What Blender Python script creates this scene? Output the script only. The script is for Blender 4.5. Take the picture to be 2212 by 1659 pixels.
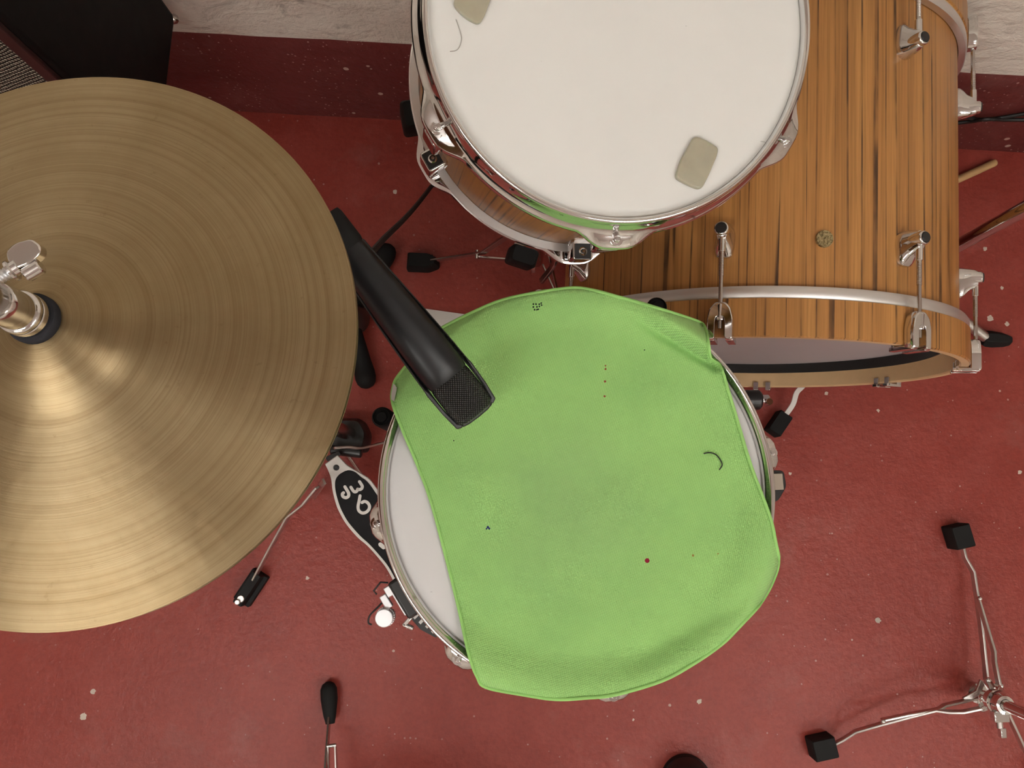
import bpy, math, random
from mathutils import Vector, Matrix
random.seed(7)
for o in list(bpy.data.objects): bpy.data.objects.remove(o)
SC = bpy.context.scene
COL = SC.collection
PI = math.pi
# ---------------------------------------------------------------- camera
F, CX, CY, H = 1661.0, 1106.0, 829.5, 1.45
TH = math.atan((1060 - 829.5) / F)
cam = bpy.data.cameras.new('camera'); cam.sensor_width = 36; cam.lens = F / 2212 * 36
cam.clip_start = .01
camo = bpy.data.objects.new('camera', cam); COL.objects.link(camo)
camo.location = (0, 0, H); camo.rotation_euler = (TH, 0, 0)
SC.camera = camo
# ---------------------------------------------------------------- world, exposure
W = bpy.data.worlds.new('world'); SC.world = W; W.use_nodes = True
W.node_tree.nodes['Background'].inputs[0].default_value = (1, .95, .88, 1)
W.node_tree.nodes['Background'].inputs[1].default_value = 0.02
SC.view_settings.view_transform = 'Standard'; SC.view_settings.look = 'None'
SC.view_settings.gamma = 1; SC.view_settings.use_curve_mapping = False
SC.view_settings.exposure = 0.0
TUBE_POWER = 46.0
LAMPS = [(-0.95, -0.85), (1.25, -0.85), (-1.3, -2.0), (1.65, -2.0)]      # twin-tube ceiling fixtures
LAMP_Z = 2.42
# ---------------------------------------------------------------- measuring helpers (photo pixel -> point at a known height / plane)
cT, sT = math.cos(TH), math.sin(TH)
def ray(px, py):
    x = (px - CX) / F; y = -(py - CY) / F
    return Vector((x, y * cT + sT, y * sT - cT))
def P(px, py, z):
    d = ray(px, py); t = (z - H) / d.z
    return Vector((0, 0, H)) + d * t
def PP(px, py, o, n):
    d = ray(px, py); c = Vector((0, 0, H)); t = (o - c).dot(n) / d.dot(n)
    return c + d * t
def frame(o, z, x=(1, 0, 0)):
    z = Vector(z).normalized(); x = Vector(x).normalized()
    if abs(x.dot(z)) > .99: x = Vector((0, 1, 0)) if abs(z.y) < .9 else Vector((0, 0, 1))
    x = (x - z * x.dot(z)).normalized(); y = z.cross(x)
    return Matrix(((x.x, y.x, z.x, o[0]), (x.y, y.y, z.y, o[1]), (x.z, y.z, z.z, o[2]), (0, 0, 0, 1)))
T = Matrix.Translation
def RZ(a): return Matrix.Rotation(a, 4, 'Z')
def catmull(p, n=8):
    p = [Vector(q) for q in p]; q = [p[0] * 2 - p[1]] + p + [p[-1] * 2 - p[-2]]; out = []
    for i in range(1, len(q) - 2):
        for k in range(n):
            t = k / n; a, b, c, d = q[i - 1], q[i], q[i + 1], q[i + 2]
            out.append(.5 * ((2 * b) + (c - a) * t + (2 * a - 5 * b + 4 * c - d) * t * t + (3 * b - a - 3 * c + d) * t ** 3))
    out.append(p[-1]); return out
def rpoly(pts, r, n=4):
    """round the corners of a 2-D polygon"""
    out = []; L = len(pts)
    for i in range(L):
        a, b, c = Vector(pts[i - 1]), Vector(pts[i]), Vector(pts[(i + 1) % L])
        rr = min(r, (a - b).length * .45, (c - b).length * .45)
        p, q = b + (a - b).normalized() * rr, b + (c - b).normalized() * rr
        for k in range(n + 1):
            t = k / n; out.append(tuple((1 - t) ** 2 * p + 2 * t * (1 - t) * b + t * t * q))
    return out
# ---------------------------------------------------------------- mesh builder
class MB:
    def __init__(s): s.v = []; s.f = []; s.u = []; s.m = []
    def add(s, v, f, uv=None, m=0):
        o = len(s.v); s.v += [Vector(q) for q in v]
        for i, q in enumerate(f):
            s.f.append([o + k for k in q]); s.m.append(m); s.u.append(uv[i] if uv else [(0, 0)] * len(q))
        return s
    def box(s, M, x, y, z, m=0):
        v = [M @ Vector((i * x / 2, j * y / 2, k * z / 2)) for i in (-1, 1) for j in (-1, 1) for k in (-1, 1)]
        return s.add(v, [(0, 1, 3, 2), (4, 6, 7, 5), (0, 4, 5, 1), (2, 3, 7, 6), (0, 2, 6, 4), (1, 5, 7, 3)], None, m)
    def lathe(s, prof, M=Matrix(), seg=48, loop=False, m=0, mfun=None, a0=0., a1=2 * PI, rfun=None):
        full = abs(a1 - a0 - 2 * PI) < 1e-6; N = seg if full else seg + 1; n = len(prof); v = []; f = []; uv = []
        cum = [0]
        for i in range(1, n): cum.append(cum[-1] + math.dist(prof[i], prof[i - 1]))
        rm = max(p[0] for p in prof)
        for a in range(N):
            t = a0 + (a1 - a0) * a / seg; c, q = math.cos(t), math.sin(t)
            pr = rfun(t) if rfun else prof
            v += [M @ Vector((r * c, r * q, z)) for r, z in pr]
        ms = []
        for a in range(seg):
            b = (a + 1) % N
            for i in range(n if loop else n - 1):
                j = (i + 1) % n
                f.append((a * n + i, b * n + i, b * n + j, a * n + j))
                t0, t1 = (a0 + (a1 - a0) * a / seg) * rm, (a0 + (a1 - a0) * (a + 1) / seg) * rm
                uv.append([(t0, cum[i]), (t1, cum[i]), (t1, cum[j]), (t0, cum[j])]); ms.append(mfun(i) if mfun else m)
        o = len(s.f); s.add(v, f, uv, m); s.m[o:] = ms
        return s
    def cyl(s, M, r, h, seg=20, r2=None, ch=0., m=0):
        r2 = r if r2 is None else r2
        pr = [(0, 0), (r - ch, 0)] + ([(r, ch), (r2, h - ch)] if ch else [(r2, h)]) + ([(r2 - ch, h)] if ch else []) + [(0, h)]
        if not ch: pr = [(0, 0), (r, 0), (r2, h), (0, h)]
        return s.lathe(pr, M, seg, m=m)
    def sphere(s, M, r, seg=20, m=0, sz=1.):
        n = max(6, seg // 2)
        return s.lathe([(r * math.sin(PI * i / n), -r * sz * math.cos(PI * i / n)) for i in range(n + 1)], M, seg, m=m)
    def sweep(s, pts, sec, up=(0, 0, 1), caps=True, scale=None, m=0):
        pts = [Vector(p) for p in pts]; n = len(sec); v = []; f = []; side = None; up = Vector(up)
        for i, p in enumerate(pts):
            t = (pts[min(i + 1, len(pts) - 1)] - pts[max(i - 1, 0)]).normalized()
            if side is None:
                side = t.cross(up)
                if side.length < 1e-4: side = t.cross(Vector((1, .2, .1)))
            side = (side - t * side.dot(t)).normalized(); w = side.cross(t); k = scale[i] if scale else 1
            v += [p + side * a * k + w * b * k for a, b in sec]
        for i in range(len(pts) - 1):
            for j in range(n):
                k = (j + 1) % n; f.append((i * n + j, i * n + k, (i + 1) * n + k, (i + 1) * n + j))
        if caps: f.append(tuple(range(n - 1, -1, -1))); f.append(tuple((len(pts) - 1) * n + j for j in range(n)))
        return s.add(v, f, None, m)
    def tube(s, pts, r, n=10, **k):
        if isinstance(r, (list, tuple)):
            return s.sweep(pts, [(math.cos(2 * PI * j / n), math.sin(2 * PI * j / n)) for j in range(n)], scale=list(r), **k)
        return s.sweep(pts, [(r * math.cos(2 * PI * j / n), r * math.sin(2 * PI * j / n)) for j in range(n)], **k)
    def bar(s, pts, w, t, up=(0, 0, 1), **k):
        return s.sweep(pts, [(-w / 2, -t / 2), (w / 2, -t / 2), (w / 2, t / 2), (-w / 2, t / 2)], up, **k)
    def prism(s, poly, M, h, m=0):
        n = len(poly); v = [M @ Vector((a, b, 0)) for a, b in poly] + [M @ Vector((a, b, h)) for a, b in poly]
        f = [tuple(range(n - 1, -1, -1)), tuple(range(n, 2 * n))] + [(j, (j + 1) % n, n + (j + 1) % n, n + j) for j in range(n)]
        return s.add(v, f, None, m)
    def slab(s, pts, nrm, h, m=0):
        """3-D outline extruded by h against nrm"""
        n = len(pts); nrm = Vector(nrm).normalized(); v = [Vector(p) for p in pts] + [Vector(p) - nrm * h for p in pts]
        f = [tuple(range(n)), tuple(range(2 * n - 1, n - 1, -1))] + [(j, n + j, n + (j + 1) % n, (j + 1) % n) for j in range(n)]
        return s.add(v, f, None, m)
    def loft(s, rings, caps=True, m=0):
        n = len(rings[0]); v = [p for r in rings for p in r]; f = []
        for i in range(len(rings) - 1):
            for j in range(n):
                k = (j + 1) % n; f.append((i * n + j, i * n + k, (i + 1) * n + k, (i + 1) * n + j))
        if caps: f.append(tuple(range(n - 1, -1, -1))); f.append(tuple((len(rings) - 1) * n + j for j in range(n)))
        return s.add(v, f, None, m)
    def mesh(s, name, mats, org=Vector(), angle=40):
        me = bpy.data.meshes.new(name)
        me.from_pydata([tuple(q - org) for q in s.v], [], s.f)
        ul = me.uv_layers.new(name='UVMap'); k = 0
        for q in s.u:
            for c in q: ul.data[k].uv = c; k += 1
        for mt in (mats if isinstance(mats, (list, tuple)) else [mats]): me.materials.append(mt)
        for i, p in enumerate(me.polygons): p.use_smooth = True; p.material_index = s.m[i]
        import bmesh
        b = bmesh.new(); b.from_mesh(me); bmesh.ops.remove_doubles(b, verts=b.verts, dist=1e-6); bmesh.ops.recalc_face_normals(b, faces=b.faces); b.to_mesh(me); b.free()
        me.set_sharp_from_angle(angle=math.radians(angle))
        return me
ORG = {}
def tag(o, label=None, cat=None, group=None, kind=None):
    if label: o['label'] = label
    if cat: o['category'] = cat
    if group: o['group'] = group
    if kind: o['kind'] = kind
    return o
def thing(name, label, cat, loc, group=None):
    o = bpy.data.objects.new(name, None); COL.objects.link(o); o.location = loc; o.empty_display_size = .05
    ORG[o.name] = Vector(loc); return tag(o, label, cat, group)
def link(name, me, parent=None, M=None, bevel=0, label=None, seg=2):
    o = bpy.data.objects.new(name, me); COL.objects.link(o)
    if parent is not None:
        o.parent = parent; ORG[o.name] = ORG[parent.name]
    else: ORG[o.name] = Vector()
    if M is not None: o.matrix_basis = T(-ORG[o.name]) @ M if (parent is not None and parent.type == 'EMPTY') else M
    if bevel:
        b = o.modifiers.new('bevel', 'BEVEL'); b.width = bevel; b.segments = seg; b.limit_method = 'ANGLE'; b.angle_limit = math.radians(38); b.harden_normals = False
    if label: o['label'] = label
    return o
def part(mb, name, mat, parent, bevel=0, label=None, angle=40, seg=2):
    """mesh given in world coordinates"""
    return link(name, mb.mesh(name, mat, ORG[parent.name], angle), parent, None, bevel, label, seg)
def solo(mb, name, mat, label, cat, loc=None, bevel=0, group=None, angle=40):
    loc = Vector(loc) if loc is not None else Vector()
    o = link(name, mb.mesh(name, mat, loc, angle), None, None, bevel); o.location = loc; ORG[o.name] = loc
    return tag(o, label, cat, group)
def struct(mb, name, mat, parent=None):
    o = link(name, mb.mesh(name, mat)); o['kind'] = 'structure'; return o
# ---------------------------------------------------------------- materials
class NT:
    def __init__(s, name):
        s.mat = bpy.data.materials.new(name); s.mat.use_nodes = True; s.t = s.mat.node_tree; s.b = s.t.nodes['Principled BSDF']
    def n(s, typ, **k):
        q = s.t.nodes.new(typ)
        for a, b in k.items(): setattr(q, a, b)
        return q
    def put(s, sock, val):
        if hasattr(val, 'is_output') or isinstance(val, bpy.types.NodeSocket): s.t.links.new(val, sock)
        elif isinstance(val, (tuple, list)) and sock.type == 'RGBA' and len(val) == 3: sock.default_value = (*val, 1)
        else: sock.default_value = val
    def math(s, op, a, b=0., c=None, clamp=False):
        q = s.n('ShaderNodeMath', operation=op, use_clamp=clamp); s.put(q.inputs[0], a); s.put(q.inputs[1], b)
        if c is not None: s.put(q.inputs[2], c)
        return q.outputs[0]
    def vmath(s, op, a, b=(0, 0, 0)):
        q = s.n('ShaderNodeVectorMath', operation=op); s.put(q.inputs[0], a); s.put(q.inputs[1], b)
        return q.outputs['Value' if op in ('DISTANCE', 'LENGTH', 'DOT_PRODUCT') else 'Vector']
    def mix(s, fac, a, b, blend='MIX'):
        q = s.n('ShaderNodeMix', data_type='RGBA', blend_type=blend); s.put(q.inputs[0], fac); s.put(q.inputs[6], a); s.put(q.inputs[7], b)
        return q.outputs[2]
    def coord(s, kind='Object', scale=(1, 1, 1), rot=(0, 0, 0)):
        if kind == 'Position': c = s.n('ShaderNodeNewGeometry').outputs['Position']
        else: c = s.n('ShaderNodeTexCoord').outputs[kind]
        q = s.n('ShaderNodeMapping'); s.put(q.inputs[0], c); q.inputs['Scale'].default_value = scale; q.inputs['Rotation'].default_value = rot
        return q.outputs[0]
    def noise(s, vec, scale, detail=3., rough=.55, dist=0.):
        q = s.n('ShaderNodeTexNoise'); s.put(q.inputs['Vector'], vec); q.inputs['Scale'].default_value = scale
        q.inputs['Detail'].default_value = detail; q.inputs['Roughness'].default_value = rough; q.inputs['Distortion'].default_value = dist
        return q.outputs['Fac']
    def ramp(s, fac, stops, interp='LINEAR'):
        q = s.n('ShaderNodeValToRGB'); s.put(q.inputs[0], fac); e = q.color_ramp; e.interpolation = interp
        while len(e.elements) < len(stops): e.elements.new(.5)
        for i, (p, c) in enumerate(stops):
            e.elements[i].position = p; c = c if isinstance(c, (tuple, list)) else (c, c, c); e.elements[i].color = (*c, 1)
        return q.outputs[0]
    def bump(s, h, strength, dist=.001):
        q = s.n('ShaderNodeBump'); s.put(q.inputs['Height'], h); q.inputs['Strength'].default_value = strength; q.inputs['Distance'].default_value = dist
        prev = s.b.inputs['Normal']
        if prev.is_linked: s.t.links.new(prev.links[0].from_socket, q.inputs['Normal'])
        s.t.links.new(q.outputs[0], prev)
    def set(s, **k):
        for a, b in k.items():
            s.put(s.b.inputs[{'color': 'Base Color', 'rough': 'Roughness', 'metal': 'Metallic', 'spec': 'Specular IOR Level', 'coat': 'Coat Weight', 'coatr': 'Coat Roughness', 'aniso': 'Anisotropic', 'sub': 'Subsurface Weight', 'sheen': 'Sheen Weight', 'emit': 'Emission Strength', 'emitc': 'Emission Color', 'tangent': 'Tangent'}[a]], b)
        return s
def simple(name, color, rough=.5, metal=0., noisy=.0, **k):
    m = NT(name)
    if noisy:
        f = m.noise(m.coord('Position'), 45, 4)
        m.set(color=m.mix(f, tuple(c * (1 - noisy) for c in color), tuple(min(1, c * (1 + noisy)) for c in color)), rough=m.math('MULTIPLY_ADD', f, .2, rough - .1))
        m.set(metal=metal, **k)
    else: m.set(color=color, rough=rough, metal=metal, **k)
    return m.mat
def spots(m, vec, base, lst, wob=.0):
    """paint chips, drips and print: marks with a place and shape of their own. (point, radius, colour)"""
    for p, r, c in lst:
        d = m.vmath('DISTANCE', vec, (p[0], p[1], 0)); base = m.mix(m.math('LESS_THAN', d, r), base, c)
    return base
def flatpos(m, wob, scale):
    pos = m.n('ShaderNodeNewGeometry').outputs['Position']
    nz = m.n('ShaderNodeTexNoise'); m.put(nz.inputs['Vector'], pos); nz.inputs['Scale'].default_value = scale
    off = m.vmath('MULTIPLY', m.vmath('SUBTRACT', nz.outputs['Color'], (.5, .5, .5)), (wob, wob, 0))
    return m.vmath('MULTIPLY', m.vmath('ADD', pos, off), (1, 1, 0))
def red_paint(name, deep, light, speck, chips=(), fs=.14, lo=.25):
    m = NT(name); pos = m.coord('Position')
    big = m.noise(pos, 2.6, 4, .6); mid = m.noise(pos, 14, 5, .65); fine = m.noise(pos, 120, 3, .7)
    col = m.mix(m.ramp(big, [(.3, 0.), (.72, 1.)]), deep, light)
    col = m.mix(m.math('MULTIPLY', m.ramp(mid, [(.45, 0.), (.75, 1.)]), .35), col, tuple(min(1, c * 1.15 + .025) for c in light))
    col = m.mix(m.math('MULTIPLY', m.ramp(fine, [(.35, 1.), (.6, 0.)]), .22), col, tuple(c * .55 for c in deep))
    # dusty grey bloom
    dust = m.ramp(m.noise(pos, 5.5, 6, .7), [(.56, 0.), (.78, 1.)])
    col = m.mix(m.math('MULTIPLY', dust, .22), col, (.34, .22, .20))
    # white paint flecks
    vo = m.n('ShaderNodeTexVoronoi'); m.put(vo.inputs['Vector'], m.coord('Position')); vo.inputs['Scale'].default_value = 42
    vd = m.math('ADD', vo.outputs['Distance'], m.math('MULTIPLY', m.math('SUBTRACT', fine, .5), .12))
    rnd = m.n('ShaderNodeSeparateColor'); m.put(rnd.inputs[0], vo.outputs['Color'])
    fl = m.math('MULTIPLY', m.math('LESS_THAN', vd, m.math('MULTIPLY', m.math('POWER', rnd.outputs[1], 2.0), fs)), m.math('GREATER_THAN', rnd.outputs[0], 1 - speck))
    msk = m.ramp(m.noise(pos, 1.7, 3), [(.40, lo), (.62, 1.)])
    col = m.mix(m.math('MULTIPLY', m.math('MULTIPLY', fl, msk), .7), col, (.60, .47, .40))
    v2 = m.n('ShaderNodeTexVoronoi'); m.put(v2.inputs['Vector'], m.coord('Position')); v2.inputs['Scale'].default_value = 105
    r2 = m.n('ShaderNodeSeparateColor'); m.put(r2.inputs[0], v2.outputs['Color'])
    f2 = m.math('MULTIPLY', m.math('LESS_THAN', m.math('ADD', v2.outputs['Distance'], m.math('MULTIPLY', m.math('SUBTRACT', fine, .5), .2)), m.math('MULTIPLY', r2.outputs[1], .2)), m.math('GREATER_THAN', r2.outputs[0], 1 - speck * 1.6))
    col = m.mix(m.math('MULTIPLY', m.math('MULTIPLY', f2, msk), .55), col, (.55, .40, .36))
    if chips: col = spots(m, flatpos(m, .006, 260), col, chips)
    m.set(color=col, rough=m.math('MULTIPLY_ADD', mid, .25, .30), spec=.34)
    m.bump(m.math('ADD', m.noise(pos, 75, 4, .6), m.math('MULTIPLY', mid, 1.2)), .42, .004)
    return m.mat
CH = (.55, .47, .40)
chips = [(P(180, 1548, 0), .006, CH), (P(201, 1494, 0), .005, CH), (P(1511, 1515, 0), .004, (.5, .45, .36)), (P(2139, 688, 0), .006, CH), (P(1785, 850, 0), .0035, CH), (P(1897, 887, 0), .003, CH),
         (P(2203, 1020, 0), .004, CH), (P(664, 1249, 0), .0032, CH), (P(1128, 712, 0), .002, CH), (P(660, 209, 0), .005, CH), (P(853, 415, 0), .004, CH), (P(1897, 1340, 0), .005, (.4, .35, .3)),
         (P(2128, 537, 0), .004, CH), (P(2085, 280, 0), .005, CH), (P(2165, 622, 0), .0035, CH), (P(1368, 1555, 0), .002, CH), (P(1707, 1023, 0), .003, CH), (P(2175, 700, 0), .004, CH)]
M_FLOOR = red_paint('red_floor_paint', (.225, .030, .021), (.280, .045, .032), .10, chips)
M_BASE = red_paint('red_skirting_paint', (.105, .019, .018), (.150, .030, .027), .6, (), .24, .9)
def plaster():
    m = NT('rough_white_plaster'); pos = m.coord('Position', (1, 1, 1.35))
    a = m.noise(pos, 3, 5); b = m.noise(pos, 26, 6, .65); c = m.noise(pos, 9, 5, .6, 1.2)
    col = m.mix(m.ramp(a, [(.35, 0.), (.7, 1.)]), (.66, .61, .53), (.77, .73, .655))
    col = m.mix(m.math('MULTIPLY', m.ramp(b, [(.28, 1.), (.4, 0.)]), .55), col, (.24, .20, .17))
    col = m.mix(m.math('MULTIPLY', m.ramp(c, [(.30, 1.), (.38, 0.)]), .4), col, (.33, .28, .24))
    m.set(color=col, rough=.85)
    m.bump(m.math('ADD', m.math('MULTIPLY', b, .6), c), .9, .012)
    return m.mat
M_WALL = plaster()
M_CEIL = simple('white_ceiling_paint', (.82, .80, .77), .9, noisy=.04)
def chrome(name, col=(.78, .77, .76), rough=.07):
    m = NT(name); f = m.noise(m.coord('Position'), 60, 3)
    m.set(color=col, metal=1., rough=m.math('MULTIPLY_ADD', f, .08, rough - .02)); return m.mat
M_CHROME = chrome('polished_chrome', (.74, .735, .73), .035); M_STEEL = chrome('satin_steel', (.62, .60, .58), .28); M_ALU = chrome('satin_aluminium', (.74, .73, .72), .42)
M_ZINC = chrome('galvanised_zinc', (.80, .82, .84), .38)
M_DARKCH = chrome('dark_stand_steel', (.55, .52, .50), .16)
M_BLACK = simple('black_plastic', (.012, .012, .012), .38); M_RUBBER = simple('black_rubber', (.006, .006, .006), .7, noisy=.4, spec=.25)
M_FELT = simple('dark_grey_felt', (.03, .03, .035), .95, noisy=.5, spec=.1)
M_WHITE = simple('white_enamel', (.66, .64, .60), .35, noisy=.05); M_GRIP = simple('black_grip_rubber', (.012, .012, .013), .85, noisy=.5, spec=.2)
M_LETTER = simple('raised_white_lettering', (.66, .64, .60), .5)
M_CARD = simple('white_card', (.60, .57, .53), .8, noisy=.05); M_CABLE = simple('black_cable_jacket', (.006, .006, .006), .5)
M_STICK = simple('hickory_wood', (.52, .33, .15), .5, noisy=.15); M_MAPLE = None
def wood(name, base, dark, line, coord='UV'):
    m = NT(name); c = m.coord(coord)
    def st(x, y): 
        q = m.n('ShaderNodeMapping'); m.put(q.inputs[0], c); q.inputs['Scale'].default_value = (x, y, 1); return q.outputs[0]
    w = m.noise(st(40, .9), 1, 4, .6); fine = m.noise(st(420, 9), 1, 3, .6); mid = m.noise(st(120, 1.4), 1, 3, .6)
    col = m.mix(m.ramp(w, [(.3, 0.), (.7, 1.)]), base, dark)
    col = m.mix(m.math('MULTIPLY', m.ramp(mid, [(.36, 1.), (.5, 0.)]), .5), col, tuple(x * .55 for x in dark))
    col = m.mix(m.math('MULTIPLY', m.ramp(fine, [(.35, 1.), (.55, 0.)]), .35), col, tuple(x * .5 for x in dark))
    ln = m.noise(st(30, .22), 1, 2, .45)
    d = m.math('ABSOLUTE', m.math('SUBTRACT', ln, .5))
    brk = m.ramp(m.noise(st(60, 9), 1, 3), [(.38, .25), (.6, 1.)])
    col = m.mix(m.math('MULTIPLY', m.ramp(d, [(.004, 1.), (.012, 0.)]), brk), col, line)
    m.set(color=col, rough=m.math('MULTIPLY_ADD', fine, .15, .34), spec=.4, coat=.12, coatr=.3)
    m.bump(fine, .12, .0004)
    return m.mat
M_TEAK = wood('teak_veneer', (.47, .228, .066), (.37, .160, .042), (.060, .026, .009))
M_MAPLE = simple('pale_maple_ply', (.60, .41, .22), .55, noisy=.10)
def head_mat(name, col, dirt):
    m = NT(name); pos = m.coord('Position'); a = m.noise(pos, 9, 5, .6)
    c = m.mix(m.math('MULTIPLY', m.ramp(a, [(.45, 0.), (.8, 1.)]), dirt), col, tuple(x * .86 for x in col))
    sc = m.noise(m.coord('Position', (1, 3, 1)), 70, 2); c = m.mix(m.ramp(sc, [(.205, .55), (.225, 0.)]), c, (.25, .24, .23))
    m.set(color=c, rough=.62, spec=.35); m.bump(m.noise(pos, 900, 2), .12, .0003); return m.mat
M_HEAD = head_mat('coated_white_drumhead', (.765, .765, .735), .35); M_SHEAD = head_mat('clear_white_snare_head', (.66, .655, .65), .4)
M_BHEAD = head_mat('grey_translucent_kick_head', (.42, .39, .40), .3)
M_GEL = simple('tan_gel', (.40, .36, .27), .3, noisy=.22, sub=.15, coat=.25)
def cymbal():
    m = NT('aged_bronze_cymbal'); tc = m.coord('Object'); ln = m.vmath('LENGTH', m.vmath('MULTIPLY', tc, (1, 1, 0)))
    cv = m.n('ShaderNodeCombineXYZ'); m.put(cv.inputs[0], ln)
    rings = m.noise(cv.outputs[0], 900, 4, .7); rings2 = m.noise(cv.outputs[0], 170, 3, .6)
    blot = m.noise(tc, 9, 6, .65); sp = m.noise(tc, 150, 4, .6)
    col = m.mix(m.ramp(blot, [(.32, 0.), (.7, 1.)]), (.29, .213, .113), (.39, .305, .180))
    col = m.mix(m.math('MULTIPLY', m.ramp(rings2, [(.38, 1.), (.55, 0.)]), .42), col, (.215, .145, .068))
    col = m.mix(m.math('MULTIPLY', m.ramp(rings, [(.40, 1.), (.52, 0.)]), .30), col, (.19, .125, .055))
    col = m.mix(m.math('MULTIPLY', m.ramp(sp, [(.27, 1.), (.36, 0.)]), .3), col, (.18, .12, .055))
    tg = m.n('ShaderNodeTangent', direction_type='RADIAL', axis='Z')
    m.set(color=col, metal=.92, rough=m.math('MULTIPLY_ADD', blot, .16, .33), aniso=.80, tangent=tg.outputs[0]); m.b.inputs['Anisotropic Rotation'].default_value = .25
    m.bump(m.math('ADD', rings, m.math('MULTIPLY', rings2, .8)), .22, .0006)
    m.bump(m.noise(tc, 38, 2), .12, .004)
    return m.mat
M_CYM = cymbal()
def weave(name, ca, cb, ang, per, strength, dist, kind='Position', rough=.9, extra=None, sheen=0., spec=.2, thr=None):
    m = NT(name); c = m.coord(kind, (1, 1, 1), (0, 0, ang)); sx = m.n('ShaderNodeSeparateXYZ')
    wob = m.noise(c, 60, 2); m.put(sx.inputs[0], c)
    k = 2 * PI / per
    a = m.math('SINE', m.math('ADD', m.math('MULTIPLY', sx.outputs[0], k), m.math('MULTIPLY', wob, 5)))
    b = m.math('SINE', m.math('ADD', m.math('MULTIPLY', sx.outputs[1], k * 1.15), m.math('MULTIPLY', wob, 5)))
    h = m.math('MULTIPLY_ADD', m.math('ADD', a, b), .25, .5)
    col = m.mix(m.ramp(h, thr or [(.1, 0.), (.75, 1.)]), ca, cb)
    if extra: col = extra(m, col)
    m.set(color=col, rough=rough, sheen=sheen, spec=spec); m.bump(h, strength, dist); m.bump(m.noise(c, 1400, 2), .25, .0005)
    return m
# ================================================================ the room
WA = math.atan2(-.0555, 1.0)                    # the back wall runs a little askew
WO = Vector((-.56, .753, 0)); wd = Vector((math.cos(WA), math.sin(WA), 0)); wn = Vector((-math.sin(WA), math.cos(WA), 0))
def wallM(x, z, back): 
    o = WO + wd * x + wn * back; return frame((o.x, o.y, z), (0, 0, 1), wd)
struct(MB().box(T((0.1, -.75, -.05)), 5.2, 5.2, .1), 'floor', M_FLOOR)
struct(MB().box(wallM(.6, 1.3, .079), 6.0, .15, 2.6), 'wall_back', M_WALL)
# red painted skirting with a worn, slightly rounded top edge
N = 140; sec = [(.0, 0), (.0, .235), (-.002, .255), (-.005, .266), (-.016, .272)]
rings = []
for i in range(N + 1):
    x = -2.4 + 6 * i / N; j = (math.sin(x * 31) + math.sin(x * 73 + 1) * .6 + math.sin(x * 140) * .4) * .0016
    rings.append([WO + wd * x + wn * (-d + j * .3) + Vector((0, 0, max(0, z + (j * 1.6 if z > .2 else 0)))) for d, z in sec])
bb = MB(); nn = len(sec); bb.v = [p for r in rings for p in r]
for i in range(N):
    for j in range(nn - 1): bb.f.append([i * nn + j, (i + 1) * nn + j, (i + 1) * nn + j + 1, i * nn + j + 1]); bb.u.append([(0, 0)] * 4); bb.m.append(0)
struct(bb, 'baseboard_back', M_BASE)
struct(MB().box(T((-2.45, -.75, 1.3)), .1, 5.0, 2.6), 'wall_left', M_WALL)
struct(MB().box(T((2.65, -.75, 1.3)), .1, 5.0, 2.6), 'wall_right', M_WALL)
struct(MB().box(T((0.1, -3.3, 1.3)), 5.0, .1, 2.6), 'wall_front', M_WALL)
struct(MB().box(T((0.1, -.75, 2.65)), 5.2, 5.2, .1), 'ceiling', M_CEIL)
# ================================================================ ceiling lamps
tm = NT('lit_fluorescent_tube'); tm.set(color=(1, 1, 1), emit=TUBE_POWER, emitc=(1, .985, .95)); M_TUBE = tm.mat
for i, (lx, ly) in enumerate(LAMPS):
    r = thing('ceiling_lamp', ['white twin-tube fluorescent fitting on the ceiling towards the cymbal side', 'white twin-tube fluorescent fitting on the ceiling towards the bass drum side', 'white twin-tube fluorescent fitting farther back on the cymbal side', 'white twin-tube fluorescent fitting farther back on the bass drum side'][i], 'ceiling lamp', (lx, ly, LAMP_Z), 'fluorescent ceiling fittings')
    part(MB().prism([(-.03, 0.06), (-.035, .18), (.035, .18), (.03, .06)], frame((lx - .63, ly, LAMP_Z), (1, 0, 0), (0, 1, 0)), 1.26), 'housing', M_WHITE, r, .004)
    for s in (-1, 1):
        part(MB().cyl(frame((lx - .6, ly + s * .045, LAMP_Z + .03), (1, 0, 0)), .013, 1.2, 16), 'tube', M_TUBE, r)
        for e in (-1, 1): part(MB().box(T((lx + e * .612, ly + s * .045, LAMP_Z + .04)), .024, .03, .06), 'lamp_holder', M_WHITE, r, .003)
# ================================================================ bass drum
BC = Vector((.355, .184, .300)); yaw, pit = .0476, .0425
BN = Vector((math.sin(yaw) * math.cos(pit), math.cos(yaw) * math.cos(pit), math.sin(pit)))
BM = frame(BC, BN, Vector((1, 0, 0)))            # local z = along the drum away from the player; x right
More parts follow.
